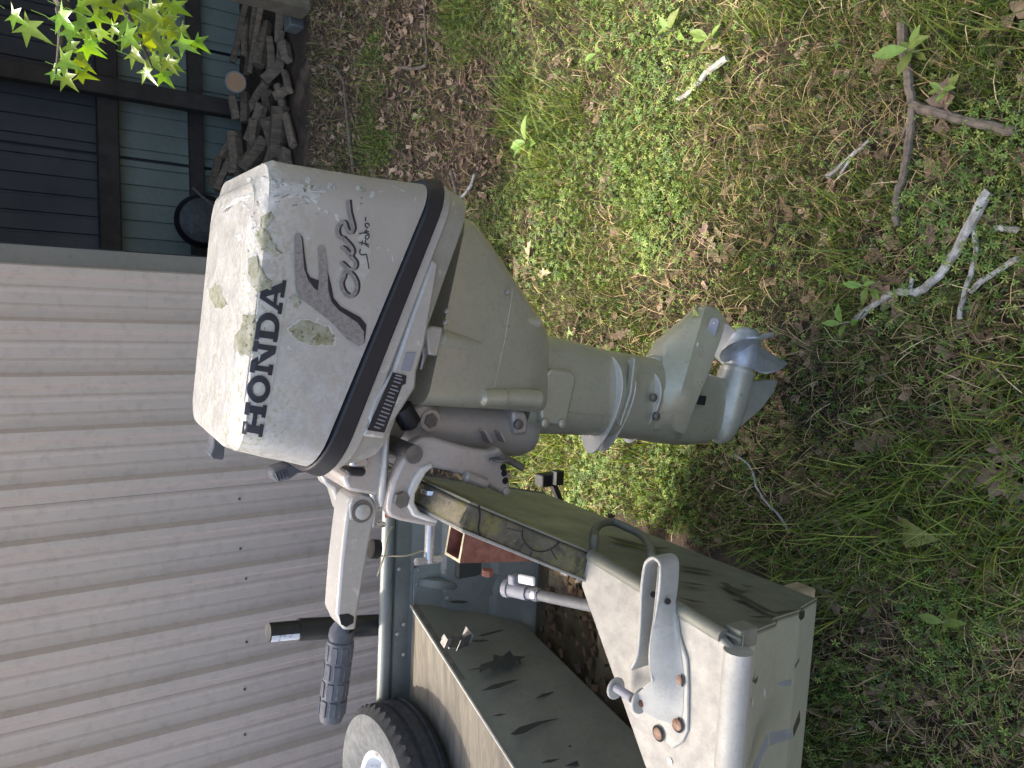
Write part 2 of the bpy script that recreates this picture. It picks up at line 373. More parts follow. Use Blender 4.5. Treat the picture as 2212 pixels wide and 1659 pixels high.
# barn body behind the panels, roofs
MB().box((WX - 2.9 - .03, WY + 2.6, 1.15), ((1, 0, 0), (0, 1, 0), (0, 0, 1)), (2.86, 2.55, 1.74)).obj('barn_body', 'trim', barn)
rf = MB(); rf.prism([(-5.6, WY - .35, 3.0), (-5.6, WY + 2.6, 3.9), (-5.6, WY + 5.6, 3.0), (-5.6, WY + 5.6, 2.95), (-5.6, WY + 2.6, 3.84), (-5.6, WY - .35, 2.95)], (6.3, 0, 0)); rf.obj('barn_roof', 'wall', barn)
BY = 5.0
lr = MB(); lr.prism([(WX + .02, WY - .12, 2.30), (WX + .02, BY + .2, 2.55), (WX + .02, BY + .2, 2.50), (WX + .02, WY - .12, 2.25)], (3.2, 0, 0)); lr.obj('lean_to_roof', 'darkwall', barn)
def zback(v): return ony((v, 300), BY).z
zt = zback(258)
def backpanel(x0, x1, z0, z1, mat):
    n = int(round((x1 - x0) / .106)); pts = []
    for i in range(n):
        c = x0 + (i + .5) * (x1 - x0) / n
        pts += [(c - .045, 0), (c - .010, 0), (c - .006, .010), (c + .006, .010), (c + .010, 0), (c + .045, 0)]
    MB().loft([[(x, BY + h, z) for x, h in pts] for z in (z0, z1)], False, False, False).obj('back_wall_panel', mat, barn, ang=15)
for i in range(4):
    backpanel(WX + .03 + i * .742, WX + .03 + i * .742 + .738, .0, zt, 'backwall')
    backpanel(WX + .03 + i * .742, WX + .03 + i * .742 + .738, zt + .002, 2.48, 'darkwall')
MB().box((WX + 1.55, BY + .05, 1.2), ((1, 0, 0), (0, 1, 0), (0, 0, 1)), (1.6, .02, 1.3)).obj('light_block_sheet', 'darkwall', barn)  # sheet added behind the panels to stop light leaking through their joints
for v0, v1, d in ((212, 257, .10), (410, 440, .06)):
    z1, z0 = ony((v0, 300), BY - d).z, ony((v1, 300), BY - d).z
    MB().box((WX + 1.55, BY - d / 2 - .004, (z0 + z1) / 2), ((1, 0, 0), (0, 1, 0), (0, 0, 1)), (1.5, d / 2 - .004, abs(z1 - z0) / 2)).obj('girt', 'timber', barn, .004)
def upright_post(q, y, hw, hd, z1, mat, name='post'):
    p = ony(q, y); MB().box((p.x, y + hd, z1 / 2), ((1, 0, 0), (0, 1, 0), (0, 0, 1)), (hw, hd, z1 / 2)).obj(name, mat, barn, .006)
upright_post(px('H', 1100, 640), BY - .18, .05, .035, 2.46, 'timber')
pf = ong((672, 14)); MB().box((pf.x + .05, pf.y + .06, 1.13), ((1, 0, 0), (0, 1, 0), (0, 0, 1)), (.07, .06, 1.13)).obj('post', 'post', barn, .008)
MB().box((WX + 3.05, WY + .05, 1.13), ((1, 0, 0), (0, 1, 0), (0, 0, 1)), (.06, .06, 1.13)).obj('post', 'post', barn, .008)
MB().box((WX + 3.16, WY + .62, 1.2), ((1, 0, 0), (0, 1, 0), (0, 0, 1)), (.02, .66, 1.2)).obj('added_side_wall', 'darkwall', barn)  # unseen end wall, added to keep light out of the lean-to
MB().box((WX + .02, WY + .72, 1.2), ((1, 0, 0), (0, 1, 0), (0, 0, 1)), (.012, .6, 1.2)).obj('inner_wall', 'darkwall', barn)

# ------------------------------------------------------------------ boat
BZ = -.34                                              # bottom of the hull below the gunwale
boat = thing('jon_boat', 'olive camouflage aluminium jon boat resting on a trailer beside the barn', 'boat', tuple(W(1.5, 0, BZ)))
PROF = [(.470, -.012), (.452, -.018), (.455, -.055), (.436, -.12), (.424, -.128), (.398, -.23), (.388, -.245), (.352, BZ)]
LEN = 3.1
def taper(s): return 1 - .35 * max(0, (s - 1.6) / 1.5) ** 2
def ts(z): return -.17 * z                              # rake of the transom
for sg, nm in ((1, 'side_panel'), (-1, 'side_panel')):
    rings = []
    for s in (None, .4, .8, 1.2, 1.6, 2.1, 2.6, LEN):
        rings.append([W(ts(z) - .004 if s is None else s, sg * w * taper(s or 0), z + (0 if s is None else max(0, s - 1.8) ** 2 * .1)) for w, z in PROF])
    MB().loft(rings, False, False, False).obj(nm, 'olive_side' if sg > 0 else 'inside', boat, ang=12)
MB().loft([[W(s if s is not None else ts(BZ) + .003, w * .352 * taper(s or 0), BZ + max(0, (s or 0) - 1.8) ** 2 * .1) for w in (-1, -.5, 0, .5, 1)] for s in (None, .4, .8, 1.6, 2.1, 2.6, LEN)], False, False, False).obj('hull_bottom', 'olive', boat)
fl = MB(); fl.loft([[W(s, w, BZ + .012 + (.014 if i % 3 == 1 else 0)) for i, w in enumerate(np.linspace(-.345, .345, 13))] for s in (.09, .6, 1.4)], False, False, False)
fl.obj('floor', 'floor', boat, ang=20)
def tubeline(w, z, r, s0, s1, nm, mat, par=boat):
    return MB().tube([W(s, w * taper(s), z) for s in np.linspace(s0, s1, 14)], r, 14).obj(nm, mat, par)
gp = tubeline(.473, .0, .0175, .012, LEN, 'gunwale_tube', 'roller')
tubeline(-.462, .0, .0145, .02, LEN, 'gunwale_tube', 'inside')
# weld lumps on the near tube
for k in range(0):
    q = onz(px('G', 1300 + k * 2, 960 + k * 150), .012); disc(MB(), q, UP, .004, .002, 8, .002).obj('weld_bead', 'corner', gp)
# transom skin with the raised middle that backs the plank
def tr_sz(z): return ts(z) if z <= 0 else -.47 * z
a_t = sz('D', 1195, 525, .2); f_t = sz('D', 1130, 700, .2); a_b = sz('D', 2080, 890, .2); f_b = sz('D', 2015, 1085, .2)
pdir = Vector((a_b[0] - a_t[0], 0, a_b[1] - a_t[1]))
tsk = MB()
cols = [-.455, -.215, -.205, 0, .205, .215, .455]
grid = []
for w in cols:
    hi = -.004
    half = abs(w) / .455
    colp = []
    for t in np.linspace(0, 1, 13):
        z = BZ + (hi - BZ) * t
        ww = w if abs(w) < .3 else math.copysign(np.interp(z, [q[1] for q in reversed(PROF)], [q[0] for q in reversed(PROF)]) + .002, w)
        s_ = ts(z)
        colp.append(W(s_ + .0005, ww, z))
    grid.append(colp)
tsk.loft(grid, False, False, False)
transom = tsk.obj('transom', 'olive', boat, ang=25)
sm = transom.modifiers.new('thick', 'SOLIDIFY'); sm.thickness = .003; sm.offset = 0
an_ = Vector((-pdir.z, pdir.x)); an_.normalize(); an_ = -an_ if an_.x > 0 else an_
MB().loft([[W(p[0] + an_.x * d, w, p[1] + an_.y * d) for p, d in ((a_t, .0005), (a_t, .0035), ((a_b[0] + pdir.x * .12, a_b[1] + pdir.z * .12), .0035), ((a_b[0] + pdir.x * .12, a_b[1] + pdir.z * .12), .0005))] for w in (.199, -.199)]).obj('plank_backing', 'olive', boat)
# plank: a heavy board standing on the transom; near end shows the end grain
def ends(w): return [W(p[0], w, p[1]) for p in (a_t, f_t, f_b, a_b)]
pl = MB().loft([ends(.2), ends(-.2)]); plank = pl.obj('transom_plank', 'plank', boat, .004)
nt_ = (W(a_t[0], .19, a_t[1]) - W(f_t[0], .19, f_t[1])).cross(LAT).normalized()
if nt_.z < 0: nt_ = -nt_
tp = MB().add([W(a_t[0] + .004, .197, a_t[1]) + nt_ * .0012, W(f_t[0] - .004, .197, f_t[1]) + nt_ * .0012, W(f_t[0] - .004, -.197, f_t[1]) + nt_ * .0012, W(a_t[0] + .004, -.197, a_t[1]) + nt_ * .0012], [(0, 1, 2, 3)])
tp.obj('plank_top', 'planktop', plank)
def ondw(k, pts, w): return [onw(px(k, *p), w) for p in pts]
for pts, wd in (([(1265, 530), (1272, 620), (1262, 700), (1275, 785)], .0022), ([(1585, 700), (1580, 760), (1610, 820), (1660, 860), (1730, 870), (1800, 845), (1850, 800)], .0016), ([(1650, 870), (1620, 940)], .0016), ([(1790, 860), (1830, 930)], .0012), ([(1470, 700), (1590, 730)], .001)):
    MB().strip(arc(ondw('D', pts, .2012), 4), wd, -LAT).obj('crack', 'dark', plank)
sh = MB().loft([[W(f_t[0] + .0006, w, f_t[1] - .002), W(f_t[0] + .0045, w, f_t[1]), W(f_b[0] + .0045, w, f_b[1] - .01), W(f_b[0] + .0006, w, f_b[1] - .01)] for w in (.203, -.203)])
sh.obj('metal_backing_sheet', 'corner', boat, .0008)
# square braces inside the plank, open at the top
pd = Vector((pdir.x, 0, pdir.z)).normalized()
def brace(w0, w1, nm):
    s0, z0 = sz('D', 1060, 690, .19)
    o_ = f_t; bs_ = MB(); t_ = .004
    def rect(d, ins):
        bx, bz = o_[0] + .008 + pd.x * d - d * .30, o_[1] - .012 + pd.z * d
        return [W(bx + ins, w0 - ins, bz), W(bx + .042 - ins, w0 - ins, bz + .006), W(bx + .042 - ins, w1 + ins, bz + .006), W(bx + ins, w1 + ins, bz)]
    bs_.loft([rect(.13, .0), rect(.0, .0)], True, False); bs_.loft([rect(.0, t_), rect(.12, t_)], False, True)
    b = bs_.obj(nm, 'redtube', boat)
    MB().loft([rect(.0, 0), rect(.0, t_)], False, False).obj('cut_rim', 'yellow_edge', b)
    r_ = MB(); bx, bz = o_[0] + .045 + pd.x * .07, o_[1] + pd.z * .07
    disc(r_, W(bx, (w0 + w1) / 2, bz), FORE, .008, .008, 6).obj('bolt', 'redtube', b)
brace(.192, .152, 'square_brace'); brace(-.12, -.16, 'square_brace')
# corner gusset plates
def gusset(sg):
    pts = [(-.020, .203), (.006, .452), (.012, .466), (.05, .462), (.47, .455), (.44, .44), (.229, .347), (.028, .193)]
    p = [W(s, sg * w, .006) for s, w in pts]
    return MB().prism(p, (0, 0, -.012)).obj('corner_plate', 'corner', boat, .003)
cp = gusset(1)
MB().box(W(.006, .455, -.026), (FORE, LAT, UP), (.012, .012, .016)).obj('corner_block', 'olive', boat, .002)
lip = MB().tube(arc([W(-.020, .205, .0), W(-.008, .33, 0), W(.004, .45, .0)], 6), .0095, 10).obj('corner_lip', 'olive', boat)
for (x, y) in ((790, 1610),):
    q = onz(px('G', x, y), .0062); disc(MB(), q, UP, .004, .0015, 10).obj('rivet', 'steel', cp)
# transom handle: bent rod
hp = [ons(px('P', *q), -.035, .17) for q in ((1283, 1163), (1285, 1145), (1300, 1131), (1325, 1128), (1355, 1140), (1385, 1155), (1403, 1180), (1407, 1205))]
hp = [hp[0] + FORE * .04] + hp + [hp[-1] + FORE * .04]
MB().tube(arc(hp, 4), .0068, 10).obj('transom_handle', 'olive', boat)
# camouflage print marks, thin paint on the panels
def mark(k, pts, fn, nrm, mat='camo', par=boat):
    P = [fn(px(k, *p)) + Vector(nrm) * .0012 for p in pts]
    MB().add(P, [tuple(range(len(P)))]).obj('camouflage_mark', mat, par)
tr_pl = lambda q: ons(q, -.0065, .17)
nT = -(FORE + UP * .17).normalized()
for pts in ([(820, 232), (900, 240), (1000, 252), (1115, 280), (1010, 272), (900, 254)], [(850, 345), (950, 355), (1060, 375), (960, 372)], [(1135, 350), (1190, 355), (1230, 385), (1330, 420), (1290, 435), (1200, 400)],
            [(1200, 435), (1320, 450), (1400, 500), (1520, 560), (1690, 545), (1560, 580), (1450, 555), (1340, 490)], [(1330, 590), (1430, 590), (1530, 600), (1420, 606)], [(840, 455), (960, 480), (1050, 495), (940, 492)], [(1280, 365), (1380, 385), (1330, 388)], [(1300, 510), (1390, 530), (1350, 535)],
            [(330, 20), (480, 50), (620, 90), (800, 110), (700, 120), (560, 95), (420, 60)], [(1700, 560), (1740, 550), (1735, 600), (1710, 625), (1695, 600)]):
    mark('G', pts, tr_pl, nT, 'camo', transom)
for pts in ([(1450, 560), (1540, 540), (1640, 545), (1560, 565)], [(1500, 600), (1650, 600), (1780, 640), (1640, 625)], [(1480, 690), (1640, 730), (1800, 760), (1660, 765)], [(1600, 860), (1740, 930), (1700, 935)]):
    pass
def side_pl(q):
    best = None
    for (w0, z0), (w1, z1) in zip(PROF[2:-1], PROF[3:]):
        n = Vector(-LAT) * (z0 - z1) * 1. + UP * -(w1 - w0) * -1.
        n = (-LAT * (z0 - z1) + UP * (w1 - w0) * -1).normalized()
        p0 = W(0, w0, z0); p = meet(q, p0, n); z = p.z - M0.z
        if z1 - .002 <= z <= z0 + .002: return p + n * (.0015 if n.dot(-LAT) > 0 else -.0015)
    return meet(q, W(0, .43, -.13), -LAT)
for pts, mt in (([(1405, 1000), (1400, 1040), (1345, 1140), (1340, 1110), (1375, 1040)], 'camo'), ([(1697, 870), (1695, 900), (1665, 955), (1662, 930)], 'camo'), ([(1360, 1659), (1410, 1540), (1470, 1410), (1476, 1500), (1440, 1560), (1400, 1659)], 'camo_light'),
                ([(1484, 1400), (1560, 1390), (1635, 1375), (1635, 1450), (1560, 1470), (1484, 1500)], 'camo_light'), ([(1650, 1375), (1700, 1240), (1702, 1320), (1655, 1440)], 'camo'), ([(1540, 1060), (1590, 1035), (1640, 1030), (1640, 1070), (1580, 1078)], 'camo_light')):
    P = [side_pl(px('G', *p)) for p in pts]; MB().add(P, [tuple(range(len(P)))]).obj('camouflage_mark', mt, boat)
for x, y in ((1450, 1120), (1365, 1190)):
    P = [side_pl(px('G', x + a, y + b)) for a, b in ((-8, 10), (0, -35), (8, 0), (4, 40))]; MB().add(P, [(0, 1, 2, 3)]).obj('paint_chip', 'corner', boat)
# bench across the boat
T1, T2 = (.300, -.438, -.05), (.603, .40, -.05); F1, F2 = (.352, -.405, -.30), (.510, .36, -.31)
def lerp(a, b, t): return [a[i] + (b[i] - a[i]) * t for i in range(3)]
bf = MB(); bf.loft([[W(*lerp(lerp(T1, T2, t), lerp(F1, F2, t), u)) for u in (0, .5, 1)] for t in np.linspace(0, 1, 9)], False, False, False)
bench = thing('bench_seat', '', '', (0, 0, 0)); del bench['label']; del bench['category']; adopt(bench, boat)
bench.name = 'bench'; INV['bench'] = Matrix()
bface = bf.obj('bench_face', 'olive', bench)
bt = MB().prism([W(*T1) - UP * .003, W(*T2) - UP * .003, W(1.0, .43, -.053), W(.85, -.44, -.053)], (0, 0, -.012)); bt.obj('bench_top', 'benchtop', bench, .002)
MB().tube([W(*T1) + UP * .001, W(*T2) + UP * .001], .003, 6).obj('bench_edge', 'corner', bench)
nB = (W(*T2) - W(*T1)).cross(W(*F1) - W(*T1)).normalized()
if nB.dot(FORE) > 0: nB = -nB
bn_pl = lambda q: meet(q, W(*lerp(lerp(T1, T2, .4), lerp(F1, F2, .4), .5)), nB) + nB * .004
for pts in ([(860, 735), (930, 715), (1030, 692), (1040, 700), (960, 725), (890, 742)], [(820, 768), (900, 764), (945, 774), (870, 785), (822, 780)],
            [(775, 982), (870, 962), (880, 940), (965, 915), (970, 870), (1030, 885), (1085, 840), (1110, 880), (1200, 885), (1160, 905), (1165, 945), (1125, 910), (1090, 985), (1060, 950), (1000, 960), (975, 995), (940, 965), (870, 1000), (870, 975)],
            [(880, 1130), (960, 1085), (1080, 1055), (1150, 1045), (1090, 1075), (1000, 1110)], [(1255, 1185), (1310, 1150), (1410, 1128), (1370, 1150), (1300, 1175)], [(960, 1305), (1010, 1290), (1060, 1288), (1010, 1308)],
            [(1085, 1435), (1150, 1385), (1280, 1345), (1440, 1320), (1300, 1365), (1180, 1430), (1120, 1442)], [(1490, 1525), (1530, 1490), (1640, 1480), (1760, 1468), (1660, 1505), (1560, 1525)], [(1300, 1640), (1350, 1615), (1440, 1608), (1380, 1635)],
            [(1470, 1659), (1560, 1620), (1700, 1610), (1850, 1560), (1870, 1620), (1850, 1659)], [(650, 495), (720, 485), (800, 495), (750, 510), (680, 505)]):
    mark('E', pts, bn_pl, nB, 'camo', bench)
# clip on the bench face
cl = MB(); c0 = bn_pl(px('E', 640, 800)); c1 = bn_pl(px('E', 790, 780)); c2 = bn_pl(px('E', 720, 880)); ex = (c1 - c0).normalized(); ey = nB.cross(ex).normalized()
cl.box(c0 + ex * .022 + nB * .004, (ex, ey, nB), (.026, .015, .002)); cl.box(c0 + ex * .046 + nB * .016, (ex, ey, nB), (.0018, .015, .016)); cl.box(c0 + ex * .03 - ey * .014 + nB * .016, (ex + ey * .4, ey, nB), (.022, .0016, .014)); cl.box(c0 - ex * .006 + nB * .012, (ex, ey, nB), (.006, .009, .012)); cl.box(c0 + ex * .004 + ey * .012 + nB * .01, (ex, ey, nB), (.012, .003, .004))
cl.obj('rod_clip', 'dullsteel', bench, .001)
# far inside: gusset panel, stiffener, rivets
def fw(k, x, y, w=-.425): return onw(px(k, x, y), w)
def far_pl(q, off=0):
    for (w0, z0), (w1, z1) in zip(PROF[1:-1], PROF[2:]):
        n = (LAT * (z0 - z1) + UP * (w1 - w0) * -1).normalized(); p = meet(q, W(0, -w0, z0), n); z = p.z - M0.z
        if z1 - .003 <= z <= z0 + .003: return p - LAT * (.006 + off)
    return meet(q, W(0, -.43, -.1), LAT) - LAT * .006
gq = [far_pl(px('D', *p), .003) for p in ((780, 985), (795, 968), (830, 966), (1100, 985), (1425, 1035), (1430, 1160), (1420, 1235), (1120, 1240), (850, 1262), (800, 1290), (775, 1270))]
gu = MB().prism(gq, LAT * .004).obj('riveted_panel', 'inside', boat, .002)
for x, y in ((808, 990), (1000, 1012), (1308, 1062), (790, 1095), (803, 1185), (1018, 1195), (1308, 1222), (858, 1262)):
    disc(MB(), far_pl(px('D', x, y), .0035), -LAT, .0042, .0015, 10, .0015).obj('rivet', 'corner', gu)
for x, y in ((675, 990), (708, 1390), (662, 1460), (706, 1608)):
    disc(MB(), far_pl(px('D', x, y), .0), -LAT, .0042, .0015, 10, .0015).obj('rivet', 'corner', boat)
MB().tube(arc([far_pl(px('D', *p), .001) for p in ((830, 1080), (1000, 1100), (1200, 1125), (1430, 1150))], 3), .012, 8).obj('pressed_rib', 'inside', boat)
MB().box(far_pl(px('D', 1190, 920), .02), (FORE, LAT, UP), (.03, .012, .05)).obj('dark_box', 'camo', boat, .004)
# drain hose with a plastic valve
def hz(k, x, y, z): return onz(px(k, x, y), z)
hose = MB().tube(arc([hz('E', 1760, 530, -.10), hz('E', 1600, 500, -.095), hz('E', 1430, 465, -.085), hz('E', 1290, 435, -.075)], 5), .0098, 12).obj('drain_hose', 'hose', boat)
v0, v1, v2 = hz('E', 1220, 420, -.07), hz('E', 1060, 385, -.055), hz('E', 1150, 400, -.06)
vb = MB().tube([hz('E', 1300, 437, -.075), v0 + (v1 - v0) * .0, v0 + (v1 - v0) * .01, v0 + (v1 - v0) * .78, v0 + (v1 - v0) * .79, v1], [.0108, .0108, .014, .014, .0165, .0165], 14).obj('valve_body', 'pvc', hose)
vd = (v1 - v0).normalized(); vs_ = vd.cross(UP).normalized()
if vs_.dot(LAT) < 0: vs_ = -vs_
vq = hz('E', 1210, 330, -.035); MB().box(vq, (vd, vs_, UP), (.017, .008, .003)).obj('valve_handle', 'white', hose, .003)
MB().box(v2 + vs_ * .02 + UP * .008, (vd, vs_, UP), (.007, .009, .009)).obj('valve_stem', 'pvc', hose, .003)
MB().tube([hz('E', 1262, 430, -.073), hz('E', 1275, 433, -.074), hz('E', 1290, 436, -.075)], [.0122] * 3, 14).obj('hose_clamp', 'steel', hose)
# anchor roller on the corner plate
top = .040
U = [onz(px('G', *p), top) for p in ((500, 965), (550, 860), (570, 640), (580, 400), (600, 240), (622, 195), (655, 176), (690, 190), (712, 235), (705, 400), (680, 560), (655, 720), (640, 860), (645, 980), (655, 1050), (595, 1095))]
U = arc(U, 3); rl = MB(); ins = []
cen = sum(U, Vector()) / len(U)
for i, p in enumerate(U):
    t = (U[min(i + 1, len(U) - 1)] - U[max(i - 1, 0)]).normalized(); ins.append(t.cross(UP).normalized())
rl.loft([[p + n_ * .0022, p - n_ * .0022, p - n_ * .0022 - UP * .033, p + n_ * .0022 - UP * .033] for p, n_ in zip(U, ins)])
roller = rl.obj('anchor_roller', 'roller', boat, .0012)
base_o = [onz(px('G', *p), .0105) for p in ((815, 480), (850, 720), (905, 900), (913, 1100), (908, 1400), (870, 1480), (805, 1525), (745, 1475), (655, 1405), (600, 1335), (535, 1300), (490, 1240), (500, 1180), (640, 1090), (690, 950), (735, 640))]
MB().prism(base_o, (0, 0, -.0045)).obj('base_flange', 'roller', roller, .0015)
web = MB()
lo = [onz(px('G', *p), .011) for p in ((812, 230), (818, 480), (835, 640), (860, 800), (880, 960), (885, 1100), (880, 1250), (850, 1380))]
hi_ = [onz(px('G', *p), top) for p in ((712, 235), (690, 480), (668, 640), (648, 800), (645, 980), (655, 1060), (610, 1120), (620, 1200))]
hi_[6] = onz(px('G', 560, 1130), top); hi_[7] = onz(px('G', 600, 1260), .030)
web.loft([[h + UP * .0008, h * .62 + l * .38 + UP * .001 - LAT * .003, h * .3 + l * .7 - UP * .002, l] for h, l in zip(hi_, lo)], False, False, False)
wo = web.obj('side_web', 'roller', roller); so = wo.modifiers.new('thick', 'SOLIDIFY'); so.thickness = .003
for x, y, r in ((575, 1195, .017), (395, 1105, .015)):
    e = onz(px('G', x, y), .036); ear = MB(); ear.prism([e + FORE * cos(a) * r + UP * sin(a) * r - UP * .004 for a in np.linspace(0, 2 * pi, 18, endpoint=False)], LAT * .004).obj('ear', 'roller', roller, .0012)
    if x > 500: disc(MB(), e - LAT * .001 - UP * .002, -LAT, .0055, .002, 12, .001).obj('pivot_rivet', 'rust', roller)
MB().tube([onz(px('G', 405, 1090), .036), onz(px('G', 520, 1165), .036)], .006, 12).obj('pin', 'pvc', roller)
for x, y in ((845, 1030), (840, 1350), (705, 1415)):
    q = onz(px('G', x, y), .0125); b = MB(); disc(b, q, UP, .0075, .002, 14, .002); b.obj('bolt', 'bolt_rust', roller)
    MB().loft([circ(q + UP * .0003, UP, .0075, 16), circ(q + UP * .0003, UP, .0105, 16)], False, False).obj('bolt_slot', 'dark', roller)
for x, y in ((770, 480), (668, 430)):
    q = onz(px('G', x, y), .028); disc(MB(), q, (-LAT + UP * .5), .0042, .001, 10).obj('hole', 'dark', roller)

# ------------------------------------------------------------------ trailer under the boat
trl = thing('boat_trailer', 'black boat trailer with wooden bunks under the camouflage boat', 'trailer', tuple(W(1.2, 0, -.68)))
GZ = -.68
for w, s0_ in ((.275, .075), (-.22, .13)):
    b = MB().box(W(s0_ + 1.12, w, BZ - .047), (FORE, LAT, UP), (1.12, .019, .040)).obj('bunk', 'cutwood' if w > 0 else 'trailer', trl, .003)
    MB().box(W(.16, w - .045, BZ - .055), (FORE, LAT, UP), (.06, .022, .03)).obj('bunk_bracket', 'trailer', trl, .004)
    MB().box(W(1.75, w * .7, BZ - .16), (FORE, LAT, UP), (1.30, .02, .028)).obj('frame_rail', 'trailer', trl, .004)
for s in (.62, 1.3): MB().box(W(s, 0, BZ - .122), (LAT, FORE, UP), (.24, .025, .01)).obj('cross_member', 'trailer', trl, .004)
def wheel(s, w, nm='wheel'):
    e = bpy.data.objects.new(nm, None); COL.objects.link(e); adopt(e, trl); INV[e.name] = Matrix(); c = W(s, w, GZ + .20)
    prof = [(.11, -.045), (.17, -.055), (.195, -.045), (.2, -.02), (.2, .02), (.195, .045), (.17, .055), (.11, .045)]
    ring = lambda a: [c + (FORE * cos(a) + UP * sin(a)) * r - LAT * t for r, t in prof]
    MB().loft([ring(a) for a in np.linspace(0, 2 * pi, 33)], False, False).obj('tyre', 'tyre', e)
    disc(MB(), c - LAT * -.03, -LAT, .112, .06, 24).obj('rim', 'rim', e)
wheel(1.45, -.60); wheel(1.45, .60); MB().tube([W(1.45, -.6, GZ + .2), W(1.45, .6, GZ + .2)], .02, 10).obj('axle', 'trailer', trl)
lq = [ons(px('C', *p), .02) for p in ((330, 1290), (530, 1330))]
tl = W(.05, -.40, -.135)
tq = meet(px('C', 430, 1340), W(0, -.50, 0), LAT)
lt = MB().box(tq, (FORE, LAT, UP), (.016, .018, .026)).obj('tail_light', 'trailer', trl, .004)
MB().box(tq - FORE * .01 - UP * .012 - LAT * .028, (FORE, LAT, UP), (.018, .012, .012)).obj('light_bracket', 'trailer', lt, .002)
MB().tube([tq + FORE * .01 - UP * .02, tq + FORE * .09 - UP * .06, W(.62, -.2, BZ - .12)], .01, 8).obj('light_arm', 'trailer', trl)
p0, p1 = onw(px('P', 830, 1349), -.50), onw(px('P', 643, 1360), -.50)
pb = Vector((p0.x, p0.y, .0)) + UP * (M0.z + GZ + .14)
gpz = MB().tube([pb, p0, p1], .0235, 16).obj('guide_post', 'blackpipe', trl)
p2 = onw(px('P', 579, 1366), -.50); MB().tube([p1 - (p2 - p1) * .2, p2], .0195, 16).obj('post_end', 'blackpipe', gpz)
pm = MB(); ringp = lambda c: [c + (Vector((sin(a), -cos(a), 0))) * .0199 for a in np.linspace(-1.5, -.15, 8)]
pm.loft([ringp(p1 + (p2 - p1) * .03), ringp(p1 + (p2 - p1) * .97)], False, False, False).obj('post_label', 'label', gpz)
MB().tube([pb, W(loc(pb)[0], -.2, GZ + .16)], .018, 10).obj('post_arm', 'trailer', trl)

# ------------------------------------------------------------------ spare tyre on the bench
spare = thing('spare_tyre', 'worn black tyre on a rusty white rim lying on the boat bench', 'tyre', tuple(W(.68, -.33, -.05)))
TC = Vector((.685, -.365)); TR = .192; zt_, zb_ = .062, -.046
def tp_(r, z, a): return W(TC.x + r * cos(a), TC.y + r * sin(a), z)
prof = [(.088, .036), (.105, .050), (.150, zt_), (.176, zt_ - .004)]
NT = 96
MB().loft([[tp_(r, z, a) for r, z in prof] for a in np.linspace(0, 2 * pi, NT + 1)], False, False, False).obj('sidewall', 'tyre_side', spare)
tread = MB(); rows = [[], [], [], [], [], [], [], []]
rg = []
for i in range(NT * 2 + 1):
    a = pi * i / NT; k = .007 if i % 4 < 2 else 0.
    rg.append([tp_(.176, zt_ - .004, a), tp_(.187 + k, zt_ - .016 - k, a), tp_(TR, zt_ - .026, a), tp_(TR, .02, a), tp_(TR - .006, .017, a), tp_(TR - .006, .010, a), tp_(TR, .007, a), tp_(TR, -.012, a), tp_(TR - .006, -.015, a), tp_(TR - .006, -.021, a), tp_(TR, -.024, a), tp_(TR - .012, zb_ + .006, a), tp_(.15, zb_, a), tp_(.09, zb_ + .01, a)])
tread.loft(rg, False, False, False); tread.obj('tread', 'tyre', spare, ang=30)
rm = MB(); rp = [(.100, .046), (.094, .051), (.086, .046), (.08, .012), (.045, .004), (.04, .016), (.022, .016)]
rm.loft([[tp_(r, z, a) for r, z in rp] for a in np.linspace(0, 2 * pi, 49)], False, False, False); rm.obj('rim', 'rim', spare)

# ------------------------------------------------------------------ outboard motor
mot = thing('outboard_motor', 'weathered silver four-stroke outboard motor clamped to the boat transom', 'outboard motor', tuple(W(-.2, 0, -.66)))
# hood: stacked slanted sections
hs = [(((-.165, .397), (-.525, .248)), .150, .042), (((-.174, .425), (-.524, .320)), .1515, .042), (((-.180, .447), (-.525, .38)), .1515, .042), (((-.186, .468), (-.527, .428)), .150, .045), (((-.188, .474), (-.5285, .441)), .149, .045),
      (((-.189, .480), (-.524, .4505)), .147, .045), (((-.190, .4825), (-.508, .4555)), .142, .045), (((-.192, .489), (-.503, .4605)), .130, .042)]
rings = [rring(f, a, hw, rc, 7) for (f, a), hw, rc in hs]
f, a = hs[-1][0]
def inset(f, a, d, up):
    v = Vector((a[0] - f[0], a[1] - f[1])); v.normalize(); n_ = Vector((-v.y, v.x)); n_ = -n_ if n_.y < 0 else n_
    return (f[0] + v.x * d + n_.x * up, f[1] + v.y * d + n_.y * up), (a[0] - v.x * d + n_.x * up, a[1] - v.y * d + n_.y * up)
for d, up, hw in ((.003, .002, .126), (.010, .0032, .118), (.05, .004, .075)):
    f2, a2 = inset(f, a, d, up); rings.append(rring(f2, a2, hw, .034, 7))
for r_ in rings:                                        # the motor leans a touch to starboard
    for p in r_: p.z += .05 * (max(-.15, min(.15, loc(p)[1])) - .14) * max(0, min(1, (loc(p)[2] - .25) / .2))
hood_mb = MB().loft(rings, True, True)
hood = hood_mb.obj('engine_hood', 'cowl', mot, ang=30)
hood_bvh = BVHTree.FromObject(hood, bpy.context.evaluated_depsgraph_get()) if False else BVHTree.FromPolygons([Vector(v) for v in hood_mb.v], hood_mb.f)
def on_hood(k, x, y, off=.0008):
    q = px(k, x, y); d = ray(*q).normalized(); h, n_, _, _ = hood_bvh.ray_cast(CAM, d)
    if h is None: return None
    if n_.dot(d) > 0: n_ = -n_
    return h + n_ * off
